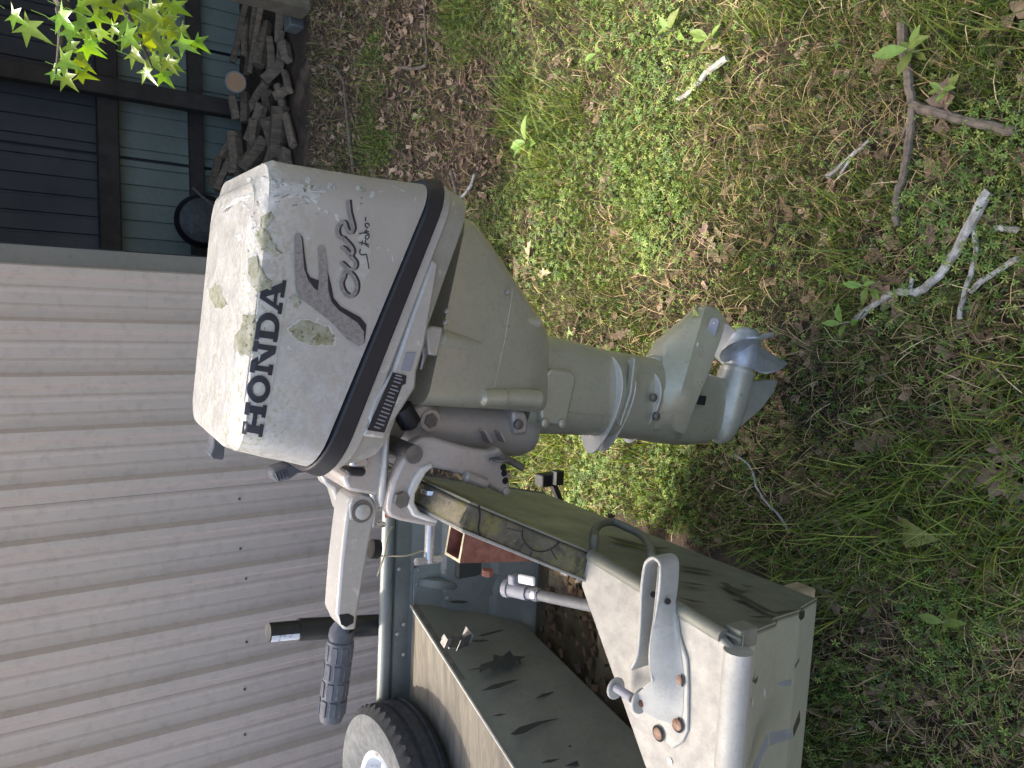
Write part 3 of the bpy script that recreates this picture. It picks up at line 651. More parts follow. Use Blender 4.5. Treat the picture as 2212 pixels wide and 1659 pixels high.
def sticker(name, k, pts, mat, off=.0008, par=None, sub=0):
    P = [on_hood(k, x, y, off) for x, y in pts]; P = [p for p in P if p is not None]
    if len(P) < 3: return
    c0 = sum(P, Vector()) / len(P); u_, s_, vt = np.linalg.svd(np.array([list(p - c0) for p in P])); nn_ = Vector(vt[2]); nn_ = -nn_ if nn_.dot(CAM - c0) < 0 else nn_
    top_ = max((p - c0).dot(nn_) for p in P); P = [p - nn_ * ((p - c0).dot(nn_) - top_) for p in P] if top_ < .004 else P
    o = MB().add(P, [tuple(range(len(P)))]).obj(name, mat, par or hood)
    return o
def ribbon(name, k, pts, wds, mat, off=.0012):
    sm_ = [(p.x, p.y) for p in arc([(x, y, 0) for x, y in pts], 4)]; n = len(sm_); L_, R_ = [], []
    for i, (x, y) in enumerate(sm_):
        ax, ay = sm_[max(0, i - 1)]; bx, by = sm_[min(n - 1, i + 1)]; tx, ty = bx - ax, by - ay; l = math.hypot(tx, ty) or 1; h = (wds[i] if isinstance(wds, (list, tuple)) else wds) / 2
        L_.append((x - ty / l * h, y + tx / l * h)); R_.append((x + ty / l * h, y - tx / l * h))
    P = [on_hood(k, *p, off) for p in L_ + R_]
    if any(p is None for p in P): return
    MB().add(P, [(i, i + 1, n + i + 1, n + i) for i in range(n - 1)]).obj(name, mat, hood)
# maker's name in heavy slab letters
BL, BR, TL, TR_ = (566, 944), (618, 610), (524, 936), (566, 604)
def slab(u, v): return tuple((BL[i] * (1 - u) + BR[i] * u) * (1 - v) + (TL[i] * (1 - u) + TR_[i] * u) * v for i in range(2))
def quadstrip(name, polys, mat, off):
    mb = MB()
    for poly in polys:
        P = [on_hood('P', *slab(u, v), off) for u, v in poly]
        if all(p is not None for p in P): mb.add(P, [tuple(range(len(P)))])
    return mb.obj(name, mat, hood)
def R4(a, b, c, d): return [(a, c), (b, c), (b, d), (a, d)]
quadstrip('name_strip', [[(-.012, -.10), (.25, -.10), (.5, -.10), (.75, -.10), (1.012, -.10), (1.012, 1.1), (.75, 1.1), (.5, 1.1), (.25, 1.1), (-.012, 1.1)]], 'decal_pale', .0007)
LW = [(0., .205), (.213, .385), (.398, .605), (.612, .795), (.80, 1.)]
def lx(i, polys): a, b = LW[i]; return [[(a + (b - a) * u, v) for u, v in p] for p in polys]
quadstrip('letter_h', lx(0, [R4(.0, .40, 0, .20), R4(.60, 1, 0, .20), R4(0, .40, .80, 1), R4(.60, 1, .80, 1), R4(.08, .32, .2, .8), R4(.68, .92, .2, .8), R4(.32, .68, .39, .61)]), 'decal_black', .0014)
def ringpoly(cx, cy, ro, ri, wy, a0=0, a1=360, n=24, iy=None):
    iy = iy or wy * ri / ro; out = []
    for k in range(n):
        A, B_ = radians(a0 + (a1 - a0) * k / n), radians(a0 + (a1 - a0) * (k + 1) / n)
        out.append([(cx + ro * cos(A), cy + wy * sin(A)), (cx + ro * cos(B_), cy + wy * sin(B_)), (cx + ri * cos(B_), cy + iy * sin(B_)), (cx + ri * cos(A), cy + iy * sin(A))])
    return out
quadstrip('letter_o', lx(1, ringpoly(.5, .5, .52, .27, .53, iy=.30)), 'decal_black', .0014)
quadstrip('letter_n', lx(2, [R4(0, .34, .80, 1), R4(.08, .25, .2, .8), R4(0, .33, 0, .2), R4(.66, 1, .80, 1), R4(.75, .92, 0, .8), [(.08, .98), (.36, 1), (.92, .02), (.68, 0)]]), 'decal_black', .0014)
quadstrip('letter_d', lx(3, [R4(0, .5, .81, 1), R4(0, .5, 0, .19), R4(.09, .34, .19, .81)] + ringpoly(.48, .5, .52, .26, .5, -90, 90, 14, .31)), 'decal_black', .0014)
quadstrip('letter_a', lx(4, [R4(-.03, .33, 0, .17), R4(.50, 1.06, 0, .17), [(.07, .16), (.22, .16), (.50, .84), (.39, 1)], [(.39, 1), (.62, 1), (.98, .16), (.66, .16)], R4(.2, .74, .28, .42)]), 'decal_black', .0014)
# four-stroke graphic
sticker('graphic_backing', 'A', [(1200, 850), (1330, 700), (1300, 620), (1390, 540), (1400, 640), (1395, 860), (1340, 960), (1260, 1060), (1170, 1050), (1150, 960)], 'decal_pale', .0006)
sticker('big_letter_f', 'A', [(843, 605), (862, 583), (885, 590), (897, 640), (915, 850), (945, 925), (1010, 998), (1024, 860), (1014, 695), (1040, 670), (1066, 690), (1082, 800), (1092, 900), (1090, 1000), (1112, 1085), (1165, 1145), (1300, 1235), (1345, 1300), (1348, 1385), (1312, 1405), (1220, 1350), (1100, 1222), (965, 1115), (892, 1062), (856, 1000), (846, 850)], 'decal_grey', .0010)
sticker('big_letter_shadow', 'A', [(1083, 860), (1108, 950), (1128, 1055), (1180, 1118), (1320, 1195), (1366, 1250), (1352, 1392), (1345, 1300), (1300, 1235), (1165, 1145), (1112, 1085), (1090, 1000)], 'decal_black', .0013)
sticker('big_letter_shadow', 'A', [(893, 600), (905, 620), (922, 760), (938, 870), (962, 908), (1022, 930), (1014, 1003), (985, 985), (942, 925), (915, 855)], 'decal_black', .0013)
for nm, pts, wd in (('letter_o', [(1200, 905), (1182, 950), (1200, 1010), (1245, 1045), (1285, 1015), (1292, 950), (1262, 890), (1215, 862), (1198, 905)], 34), ('letter_u', [(1178, 800), (1200, 815), (1240, 850), (1278, 840), (1285, 800), (1250, 755), (1205, 700), (1178, 690)], 30), ('letter_u', [(1250, 755), (1265, 715), (1240, 668), (1195, 625)], 30),
                    ('letter_r', [(1205, 625), (1165, 610), (1155, 560), (1175, 515), (1205, 510), (1222, 560), (1250, 585), (1268, 550), (1252, 480), (1240, 430), (1232, 350)], 32)):
    ribbon(nm + '_shadow', 'A', [(x + 17, y - 4) for x, y in pts], wd * .8, 'decal_black', .0010); ribbon(nm, 'A', pts, wd * .85, 'decal_grey', .0014)
for pts in ([(1322, 702), (1318, 735), (1345, 745), (1362, 738), (1372, 770), (1385, 845)], [(1310, 655), (1345, 660), (1385, 690)], [(1330, 675), (1338, 640)], [(1385, 672), (1358, 655), (1362, 635)], [(1378, 630), (1358, 625), (1362, 605), (1385, 600), (1382, 625)], [(1312, 590), (1350, 585), (1388, 590)], [(1372, 560), (1352, 582), (1385, 572)], [(1380, 548), (1362, 540), (1358, 520), (1378, 515), (1388, 535)], [(1358, 500), (1362, 470)]):
    ribbon('stroke_lettering', 'A', pts, 8, 'decal_black', .0014)
# lichen crusts and flaked lacquer, raised on the hood
def crust(k, pts, mat, name, off=.0007, amp=9, n=4):
    P = []; m_ = len(pts)
    for i in range(m_):
        (x0, y0), (x1, y1) = pts[i], pts[(i + 1) % m_]
        for j in range(n):
            t = j / n; P.append((x0 + (x1 - x0) * t + random.uniform(-amp, amp), y0 + (y1 - y0) * t + random.uniform(-amp, amp)))
    cx = sum(p[0] for p in P) / len(P); cy = sum(p[1] for p in P) / len(P); rr = []
    for f_, o_ in ((1, .0002), (.93, off), (.7, off * 1.5), (.4, off * 1.2)):
        rr.append([on_hood(k, cx + (x - cx) * f_, cy + (y - cy) * f_, o_ * random.uniform(.8, 1.2)) for x, y in P])
    if any(p is None for r_ in rr for p in r_): return
    o = MB().loft(rr, False, True).obj(name, mat, hood, ang=180)
    if mat == 'lichen':
        q_ = [on_hood(k, cx + (x - cx) * random.uniform(1.0, 1.14), cy + (y - cy) * random.uniform(1.0, 1.14), .0004) for x, y in P]
        if all(p is not None for p in q_): MB().add(q_, [tuple(range(len(q_)))]).obj('flaked_rim', 'peel', hood)
for pts in ([(880, 1225), (940, 1215), (1050, 1250), (1110, 1290), (1145, 1340), (1135, 1395), (1060, 1405), (960, 1400), (880, 1370), (820, 1320), (805, 1280)],
            [(520, 760), (580, 740), (600, 820), (640, 900), (690, 950), (680, 1000), (600, 1010), (540, 980), (515, 900)], [(480, 1170), (560, 1165), (575, 1250), (560, 1400), (540, 1480), (470, 1480), (410, 1440), (405, 1350), (450, 1280)],
            [(800, 1060), (840, 1030), (880, 1050), (895, 1110), (850, 1130)], [(560, 560), (620, 540), (680, 600), (700, 660), (760, 740), (700, 760), (620, 700), (570, 640)],
            [(1390, 1295), (1440, 1290), (1460, 1330), (1410, 1340)], [(1600, 820), (1660, 815), (1640, 870), (1610, 870)], [(600, 470), (680, 420), (700, 470), (640, 560), (590, 540)]):
    crust('A', pts, 'lichen', 'lichen_patch')
for pts in ([(600, 170), (700, 190), (900, 230), (1080, 260), (1140, 270), (1040, 300), (1000, 370), (960, 360), (880, 320), (760, 330), (640, 330), (600, 280)], [(600, 300), (760, 310), (730, 370), (690, 440), (620, 440), (590, 380)],
            [(820, 385), (880, 355), (960, 365), (870, 378)], [(330, 440), (370, 400), (480, 350), (540, 330), (530, 300), (430, 330), (340, 400)], [(420, 600), (460, 600), (475, 640), (440, 645)], [(1050, 430), (1090, 410), (1100, 440), (1070, 450)]):
    crust('A', pts, 'peel', 'flaked_lacquer', .0004)
for pts in ([(270, 950), (300, 960), (360, 1110), (330, 1140), (260, 1130), (220, 1000)], ):
    crust('A', pts, 'lichen', 'lichen_patch')
rs = random.Random(5)
for k in range(46):                                      # small flakes scattered along the shoulder and the aft edge
    if k < 30: t = rs.random(); cx_, cy_ = 575 + 40 * (t - .5) + rs.gauss(0, 45), 180 + 1300 * t
    else: cx_, cy_ = rs.uniform(640, 1500), 0; cy_ = 165 + (cx_ - 640) * .14 + abs(rs.gauss(0, 40))
    r0_ = rs.uniform(6, 26); el = rs.uniform(.5, 1.6); crust('A', [(cx_ + r0_ * cos(a) * rs.uniform(.5, 1.3), cy_ + r0_ * el * sin(a) * rs.uniform(.5, 1.3)) for a in np.linspace(0, 2 * pi, 8, endpoint=False)], 'peel' if k % 3 else 'lichen', 'flaked_lacquer' if k % 3 else 'lichen_patch', .0005, 3, 2)
# rubber seal band and lower pan
(bf_, ba_) = (-.163, .396), (-.526, .247); (cf_, ca_) = (-.152, .371), (-.532, .221)
def grow(f, a, d): v = Vector((a[0] - f[0], a[1] - f[1])).normalized() * d; return (f[0] - v.x, f[1] - v.y), (a[0] + v.x, a[1] + v.y)
g0 = grow(bf_, ba_, .006); g1 = grow(cf_, ca_, .006)
mid = lambda p, q, t: (p[0] * (1 - t) + q[0] * t, p[1] * (1 - t) + q[1] * t)
MB().loft([rring(mid(bf_, cf_, -.01), mid(ba_, ca_, -.01), .147, .058, 7), rring(mid(g0[0], g1[0], .06), mid(g0[1], g1[1], .06), .156, .062, 7), rring(mid(g0[0], g1[0], .94), mid(g0[1], g1[1], .94), .156, .062, 7), rring(mid(bf_, cf_, 1.), mid(ba_, ca_, 1.), .148, .058, 7)]).obj('rubber_seal', 'rubber', mot, .002, ang=50)
e1, e2 = sz('P', 991, 514, .132), sz('P', 850, 918, .132); sl = (e2[1] - e1[1]) / (e2[0] - e1[0])
pf_ = (cf_[0] - .012, e2[1] + sl * (cf_[0] - .012 - e2[0])); pa_ = (ca_[0] + .012, e1[1] + sl * (ca_[0] + .012 - e1[0])); qf_ = (pf_[0] - .03, pf_[1] - .006); qa_ = (pa_[0] + .03, pa_[1] - .006)
pan = MB().loft([rring(cf_, ca_, .150, .058, 7), rring(mid(cf_, pf_, .25), mid(ca_, pa_, .25), .151, .058, 7), rring(mid(cf_, pf_, .3), mid(ca_, pa_, .3), .146, .058, 7), rring(pf_, pa_, .132, .05, 7), rring(qf_, qa_, .105, .05, 7)]).obj('lower_pan', 'pan', mot, .0015, ang=30)
pan_m = MB(); pan_m.v = [tuple(v.co) for v in pan.data.vertices]; pan_m.f = [tuple(p.vertices) for p in pan.data.polygons]
pan_bvh = BVHTree.FromPolygons([Vector(v) for v in pan_m.v], pan_m.f)
def flat(name, k, pts, w, th, mat, par=mot, bev=.0012):
    """plate cut to an outline in the fore-and-aft plane at offset w, thickness th inboard"""
    return MB().prism([onw(px(k, *p), w) for p in pts], LAT * th).obj(name, mat, par, bev)
# apron below the pan with the data plate
apron = flat('apron', 'B', [(1420, 505), (1560, 300), (1690, -80), (1850, -520), (1900, -480), (1800, 100), (1740, 300), (1730, 420), (1640, 560), (1560, 680), (1500, 790), (1330, 770), (1390, 680), (1380, 640)], .152, .05, 'pan', mot, .004)
flat('data_plate', 'B', [(1562, 305), (1660, 330), (1655, 390), (1630, 400), (1500, 745), (1375, 725)], .1535, .0008, 'rubber', apron, 0)
dp = [[(1580, 325), (1638, 340)], [(1572, 345), (1640, 365)], [(1565, 370), (1630, 390)], [(1552, 400), (1618, 420)], [(1540, 425), (1610, 447)], [(1530, 450), (1600, 473)], [(1520, 478), (1588, 500)], [(1508, 505), (1578, 528)], [(1497, 532), (1567, 556)], [(1485, 560), (1556, 584)], [(1474, 588), (1545, 612)], [(1462, 616), (1534, 640)], [(1450, 645), (1522, 668)], [(1438, 672), (1512, 696)], [(1425, 700), (1500, 722)]]
for a_, b_ in dp:
    MB().strip([onw(px('B', a_[0] + (b_[0] - a_[0]) * t, a_[1] + (b_[1] - a_[1]) * t), .1543) for t in (0, random.uniform(.6, 1))], .0016, -LAT).obj('plate_print', 'pvc', apron)
flat('number_tag', 'B', [(1660, 160), (1730, 160), (1690, 300), (1620, 290)], .1532, .0008, 'pvc', apron, .0004)
flat('hood_latch', 'B', [(1770, 110), (1810, 120), (1815, 190), (1780, 290), (1760, 285), (1780, 190)], .150, .02, 'dullsteel', mot, .002)
# starter handle, shift lever
flat('starter_handle', 'B', [(262, 740), (352, 760), (345, 820), (335, 935), (320, 945), (255, 935), (238, 910), (262, 850)], .0, .03, 'grip', mot, .003)
lv = flat('shift_lever', 'B', [(930, 975), (1000, 1000), (990, 1030), (880, 1040), (815, 1085), (720, 1112), (690, 1060), (700, 1015), (790, 985), (850, 965)], .05, .03, 'grip', mot, .004)
for k in range(4): flat('lever_ridge', 'B', [(708 + k * 24, 1040 - k * 5), (716 + k * 24, 1036 - k * 5), (738 + k * 22, 1098 - k * 8), (730 + k * 22, 1102 - k * 8)], .0535, .036, 'grip', lv, .001)
# housing between pan and leg
def sec2(f, a, w=.03): return (loc(onw(f, w))[0], loc(onw(f, w))[2]), (loc(onw(a, w))[0], loc(onw(a, w))[2])
ho = [(sec2((868, 866), (985, 470)), .090, 3.2), (sec2((905, 868), (1010, 480)), .089, 3.2), (sec2((960, 872), (1050, 530)), .086, 3.2), (sec2((1020, 876), (1092, 588)), .080, 3.2), (sec2((1085, 882), (1132, 643)), .074, 3.1), (sec2((1140, 888), (1170, 697)), .066, 3.), (sec2((1150, 890), (1176, 712)), .06, 3.), (sec2((1165, 895), (1178, 735)), .045, 2.5)]
hmb = MB().loft([tring(f, a, hw * .92, .026, .25) for (f, a), hw, pw in ho]); housing = hmb.obj('exhaust_housing', 'motor', mot)
h_bvh = BVHTree.FromPolygons([Vector(v) for v in hmb.v], hmb.f)
def on_housing(k, x, y, off=.0):
    d = ray(*px(k, x, y)).normalized(); h, n_, _, _ = h_bvh.ray_cast(CAM, d); return None if h is None else h - d * off
for pts in ([(205, 60), (180, 220), (150, 400), (115, 560), (80, 720)],):
    P_ = [on_housing('C', *p) for p in pts]; P_ = [p for p in P_ if p is not None]
    if len(P_) > 2: MB().tube(arc(P_, 4), .0006, 6).obj('casting_seam', 'motor', housing)
# bosses on the housing
def rod(name, k, p, q, w, r, mat, par=mot, n=14, w2=None):
    a_, b_ = onw(px(k, *p), w), onw(px(k, *q), w if w2 is None else w2); d = (b_ - a_).normalized() * r * .6
    return MB().tube([a_ - d * .6, a_, b_, b_ + d * .6], [r * .55, r, r, r * .55], n).obj(name, mat, par)
rod('housing_boss', 'B', (1905, 55), (2160, 115), .088, .012, 'motor', w2=.074)
rod('housing_boss', 'C', (220, 270), (370, 290), .05, .009, 'motor')
rod('mount_boss', 'C', (0, 790), (140, 790), .087, .013, 'motor'); rod('mount_rubber', 'C', (140, 785), (370, 800), .08, .014, 'motor')
flat('bracket_tab', 'A', [(1800, 1290), (1840, 1260), (1930, 1270), (1915, 1360), (1890, 1480), (1820, 1470)], .112, .03, 'pan', mot, .003)
for k, x, y, w in (('A', 1945, 1150, .115), ('A', 1938, 1230, .114), ('C', 165, 85, .066)): disc(MB(), onw(px(k, x, y), w), -LAT, .004, .003, 10, .002).obj('screw', 'steel', mot)
# leg
lg = [(sec2((1128, 941), (1150, 722)), .048), (sec2((1200, 943), (1225, 731)), .049), (sec2((1310, 946), (1339, 760)), .048), (sec2((1395, 956), (1414, 773)), .046), (sec2((1440, 962), (1465, 782)), .043), (sec2((1500, 967), (1520, 803)), .036), (sec2((1545, 962), (1560, 812)), .028), (sec2((1570, 948), (1585, 820)), .02)]
leg = MB().loft([sering(f, a, hw, 2.3, .12) for (f, a), hw in lg]).obj('leg', 'motor', mot)
cv = flat('access_cover', 'C', [(400, 720), (430, 630), (470, 600), (590, 612), (622, 640), (626, 690), (595, 830), (565, 955), (540, 985), (400, 965), (392, 900)], .058, .022, 'motor', leg, .004)
for x, y in ((410, 960), (525, 965)): disc(MB(), onw(px('C', x, y), .058), -LAT, .0075, .005, 12, .002).obj('bolt', 'motor', cv)
# splash ridges that run round the leg and stand out at the front
def ridge(pa_, pf2, ext, hw, th, nm='splash_plate'):
    a_ = sz('C', *pa_, .045); f_ = sz('C', *pf2, .045); v = Vector((f_[0] - a_[0], f_[1] - a_[1])); l = v.length; v /= l
    f3 = (f_[0] + v.x * ext, f_[1] + v.y * ext); a3 = (a_[0] - v.x * .004, a_[1] - v.y * .004); n_ = Vector((-v.y, v.x)) * th
    r1 = sering(f3, a3, hw, 2.0, -.38, 48); r2 = sering((f3[0] + n_.x, f3[1] + n_.y), (a3[0] + n_.x, a3[1] + n_.y), hw, 2.0, -.38, 48)
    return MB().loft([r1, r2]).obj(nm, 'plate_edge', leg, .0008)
ridge((925, 520), (862, 1020), .047, .058, .003); ridge((1035, 540), (955, 980), .055, .053, .003); ridge((1190, 620), (1112, 1040), .024, .056, .003)
flat('leg_rib', 'C', [(1020, 520), (1058, 575), (1000, 800), (930, 985), (920, 980), (990, 760)], .056, .012, 'motor', leg, .002)
flat('leg_rib', 'C', [(580, 885), (830, 915), (830, 922), (580, 893)], .0495, .012, 'motor', leg, .001)
for x, y in ((1135, 790), (1155, 915)):
    b = MB(); disc(b, onw(px('C', x, y), .057), -LAT, .0075, .006, 14, .002); b.obj('bolt', 'dullsteel', leg)
# cavitation plate, tail fin, anode
cI = [(1400, 250), (1300, 370), (1240, 450), (1215, 540), (1195, 650), (1190, 760), (1170, 890), (1150, 1000), (1130, 1085)]; wI = [.006, .010, .014, .02, .03, .04, .045, .043, .02]
cR = [(1495, 176), (1450, 330), (1420, 430), (1385, 560), (1345, 700), (1322, 780), (1290, 880), (1260, 1000), (1225, 1095)]; wR = [.010, .034, .049, .057, .061, .061, .056, .044, .013]
cE = [(1560, 195), (1618, 262), (1604, 345), (1560, 470), (1510, 620), (1455, 745), (1400, 890), (1345, 1035), (1270, 1110)]; wE = [.012, .040, .055, .064, .068, .068, .062, .048, .012]
cur = [[(sz('C', *p, w), w) for p, w in zip(c_, ws)] for c_, ws in ((cI, wI), (cR, wR), (cE, wE))]
rw = []
for i in range(9):
    (i_, wi), (r_, wr), (e2_, we) = cur[0][i], cur[1][i], cur[2][i]; half = [(i_, wi), (mid(i_, r_, .55) if False else ((i_[0] + r_[0]) / 2, (i_[1] + r_[1]) / 2 - .002), (wi + wr) / 2), (r_, wr), ((r_[0] * .4 + e2_[0] * .6, r_[1] * .4 + e2_[1] * .6), wr + (we - wr) * .35), (e2_, we), ((e2_[0], e2_[1] - .004), we)]
    rw.append([W(p[0], w, p[1]) for p, w in half] + [W(p[0], -w, p[1]) for p, w in reversed(half)])
cavp = MB().loft(rw).obj('cavitation_plate', 'motor', mot, ang=28)
fin = [sz('C', *p, 0) for p in ((1130, 520), (1190, 505), (1340, 330), (1480, 178), (1530, 185), (1545, 240), (1330, 640), (1200, 700))]
MB().loft([[W(s, .015, z) for s, z in fin], [W(s, -.015, z) for s, z in fin]]).obj('tail_fin', 'motor', mot, .005)
an = MB(); ac = onw(px('C', 1540, 340), .04); ad = (onw(px('C', 1560, 265), .04) - onw(px('C', 1515, 410), .04)).normalized(); an_n = UP * .9 - LAT * .45; an_s = ad.cross(an_n).normalized(); an_n = an_s.cross(ad).normalized(); an_n = an_n if an_n.z > 0 else -an_n
def stad(c, r, hl): return [c + ad * (hl * (1 if cos(a) > 0 else -1) + r * cos(a)) + an_s * r * sin(a) for a in np.linspace(0, 2 * pi, 24, endpoint=False)]
acc = onw(px('C', 1540, 335), .046); an_n = (CAM - acc).normalized(); an_n = (an_n - ad * an_n.dot(ad)).normalized(); an_n = (an_n + UP * .5).normalized(); an_s = ad.cross(an_n).normalized()
anode = MB().loft([stad(acc, .0095, .014), stad(acc + an_n * .003, .009, .014)]).obj('anode', 'pvc', cavp, .001)
for sg in (-1, 1): disc(MB(), acc + an_n * .003 + ad * .012 * sg, an_n, .0018, .001, 8).obj('rivet', 'steel', anode)
rod('pitot_boss', 'C', (1410, 490), (1440, 430), .046, .007, 'lower', cavp)
flat('water_inlet', 'C', [(1450, 775), (1503, 783), (1490, 845), (1437, 838)], .047, .006, 'rubber', mot, .0005)
# gear case, skeg, propeller
g_a = onw(px('C', 1700, 632), .0); g_f = onw(px('C', 1590, 1030), .0); gd = (g_a - g_f).normalized(); GR = .0375
gl = (g_a - g_f).length
MB().tube([g_f + gd * d for d in (-.022, -.018, -.008, .008, .03, .07, gl - .02, gl)], [.004, .014, .024, .031, .036, .0385, .037, .035], 24).obj('gear_case', 'lower', mot)
MB().tube([g_a, g_a + gd * .008, g_a + gd * .0085, g_a + gd * .016], [.035, .036, .031, .030], 24).obj('prop_ring', 'lower', mot)
sk = [sz('C', *p, 0) for p in ((1650, 1045), (1700, 1000), (1860, 862), (1940, 755), (1972, 672), (1890, 672), (1812, 682), (1760, 700), (1690, 800), (1640, 960))]
MB().loft([[W(s, .005, z) for s, z in sk], [W(s, -.005, z) for s, z in sk]]).obj('skeg', 'lower', mot, .002)
prop = bpy.data.objects.new('propeller', None); COL.objects.link(prop); adopt(prop, mot); INV[prop.name] = Matrix()
h0 = g_a + gd * .014
MB().tube([h0, h0 + gd * .012, h0 + gd * .05, h0 + gd * .072, h0 + gd * .08], [.030, .034, .032, .027, .018], 24).obj('hub', 'prop', prop)
pu = UP - gd * UP.dot(gd); pu.normalize(); pv = gd.cross(pu)
def blade(ang):
    rows = []
    for i in range(9):
        t = i / 8; r = .026 + .084 * t; ch = (.044 + .050 * sin(pi * min(1, t * .9 + .12)) ) * (1 - .35 * t ** 4); pit = radians(62 - 34 * t)
        row = []
        for j in range(9):
            u = (j / 8 - .5) * 2; tang = ang + u * ch * cos(pit) * 1. / r * .8; axl = .036 + u * ch * sin(pit) * .55 + .008 * t
            row.append(h0 + gd * axl + (pu * cos(tang) + pv * sin(tang)) * (r * (1 - .10 * u * u * t)))
        rows.append(row)
    mb = MB(); mb.loft(rows, False, False, False); o = mb.obj('blade', 'prop', prop); s_ = o.modifiers.new('thick', 'SOLIDIFY'); s_.thickness = .0035; s_.offset = 0; return o
for a_ in (165, 285, 45): blade(radians(a_))
# swivel tube and steering bracket
MB().tube([onw((858, 905), -.0), onw((880, 908), -.0), onw((1000, 922), 0), (onw((1120, 932), 0)), onw((1140, 934), 0)], [.034, .043, .043, .041, .033], 24).obj('swivel_tube', 'clamp', mot)
flat('swivel_block', 'B', [(1690, 575), (1790, 520), (1900, 570), (1925, 640), (1900, 720), (1800, 715), (1720, 690)], .052, .05, 'clamp', mot, .006)
disc(MB(), onw(px('B', 1832, 655), .053), -LAT, .0105, .005, 6).obj('bolt', 'dullsteel', mot)
disc(MB(), onw(px('B', 1832, 655), .0525), -LAT, .016, .002, 20).obj('washer', 'clamp', mot)
rod('rubber_mount', 'B', (1620, 560), (1690, 680), .055, .016, 'rubber')
flat('lower_yoke', 'C', [(200, 880), (290, 885), (310, 950), (300, 1040), (210, 1045)], .05, .1, 'clamp', mot, .005); disc(MB(), onw(px('C', 235, 970), .051), -LAT, .008, .005, 12, .001).obj('bolt', 'dullsteel', mot)
for pts in ([(10, 1010), (30, 1015), (75, 1090), (55, 1105)], [(115, 1020), (130, 1020), (165, 1080), (150, 1100)]): flat('swivel_rib', 'C', pts, .06, .04, 'clamp', mot, .002)
# clamp brackets
CB = [(640, 370), (680, 270), (740, 150), (800, 75), (860, 42), (940, 40), (1100, 90), (1250, 128), (1375, 142), (1415, 112), (1450, 160), (1462, 250), (1488, 300), (1490, 430), (1475, 462), (1430, 450), (1330, 395), (1200, 340), (1060, 290), (935, 262), (885, 300), (840, 380), (806, 450), (800, 520), (840, 585), (905, 610), (970, 632), (968, 690), (930, 692), (820, 672), (700, 650), (625, 622), (597, 580), (608, 500)]
cb = [sz('D', *p, .108) for p in CB]
brk = []
for w in (.108, -.086):
    brk.append(MB().loft([[W(s, w, z) for s, z in cb], [W(s, w - .022, z) for s, z in cb]]).obj('clamp_bracket', 'clamp', mot, .005, seg=3))
rim_o = [(935, 262), (885, 300), (840, 380), (806, 450), (800, 520), (840, 585), (905, 610), (970, 632)]; rim_i = [(930, 225), (850, 260), (790, 350), (750, 440), (745, 530), (790, 615), (890, 650), (968, 668)]
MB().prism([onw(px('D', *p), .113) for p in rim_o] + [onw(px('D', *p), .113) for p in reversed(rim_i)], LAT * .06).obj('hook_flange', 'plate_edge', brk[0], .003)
disc(MB(), onw(px('D', 693, 490), .108), -LAT, .0115, .007, 6).obj('hex_bolt', 'dullsteel', brk[0])
for x, y in ((1441, 258), (1447, 301), (1455, 355)): disc(MB(), onw(px('D', x, y), .1083), -LAT, .0052, .0006, 14).obj('adjusting_hole', 'dark', brk[0])
disc(MB(), onw(px('D', 1455, 432), .108), -LAT, .0058, .004, 12, .001).obj('rivet', 'clamp', brk[0])
rod('rib_boss', 'D', (1170, 325), (1310, 375), .114, .008, 'clamp', brk[0])
MB().tube([W(*(lambda q: (q[0], .115, q[1]))(sz('D', 760, 150, .1))), W(*(lambda q: (q[0], -.115, q[1]))(sz('D', 760, 150, .1)))], .013, 14).obj('tilt_tube', 'dullsteel', mot)
pin = MB().tube([onw(px('D', 1430, 190), .125), onw(px('D', 1480, 205), .12), onw(px('D', 1580, 262), .12)], .0055, 10).obj('tilt_pin', 'dullsteel', mot)
sp = [onw(px('D', 1400 + t * 55, 205 - t * 10), .118) + (UP * cos(t * 26) + LAT * sin(t * 26)) * .011 for t in np.linspace(0, 1, 60)]
MB().tube(sp, .0022, 6).obj('pin_spring', 'dullsteel', pin)
# clamp screws
for w in (.095, -.095):
    z_ = sz('D', 940, 655, .1); a_ = W(z_[0] + .004, w, z_[1] + .004)
    sc = MB().tube([a_ - FORE * .045, a_ + FORE * .055], .007, 12).obj('clamp_screw', 'steel', mot)
    MB().tube([a_ + FORE * .05 + UP * .022 - LAT * .004, a_ + FORE * .056 - UP * .022 + LAT * .004], .005, 10).obj('screw_handle', 'steel', sc)
    disc(MB(), a_ - FORE * .045, -FORE, .015, .006, 16).obj('screw_pad', 'steel', sc)
# steering base and tiller
flat('steering_base', 'B', [(1295, 900), (1340, 790), (1420, 770), (1545, 770), (1540, 1000), (1520, 1245), (1440, 1205), (1235, 1165), (1200, 1080)], .085, .13, 'clamp', mot, .005)
flat('base_rail', 'B', [(1520, 520), (1600, 530), (1555, 700), (1535, 900), (1520, 1230), (1480, 1300), (1465, 1230), (1490, 1000), (1500, 760)], .096, .02, 'pan', mot, .004)
flat('chrome_catch', 'B', [(1280, 870), (1385, 880), (1390, 990), (1380, 1010), (1255, 1000), (1262, 930)], .098, .012, 'steel', mot, .004)
flat('catch_rubber', 'B', [(1228, 1010), (1370, 1005), (1372, 1045), (1345, 1068), (1260, 1062), (1235, 1048)], .100, .03, 'rubber', mot, .005)
flat('catch_link', 'B', [(1300, 790), (1400, 780), (1380, 850), (1345, 895), (1320, 860)], .102, .02, 'dullsteel', mot, .003)
flat('far_bracket', 'D', [(120, 315), (290, 300), (330, 420), (290, 560), (255, 590), (205, 420), (150, 385)], -.045, .03, 'pan', mot, .005)
TIL = [(320, 520), (345, 470), (410, 448), (480, 465), (522, 520), (505, 640), (440, 1000), (388, 1310), (372, 1440), (285, 1445), (232, 1330), (262, 960), (300, 640)]
til = flat('tiller_arm', 'D', TIL, .078, .048, 'pan', mot, .004)
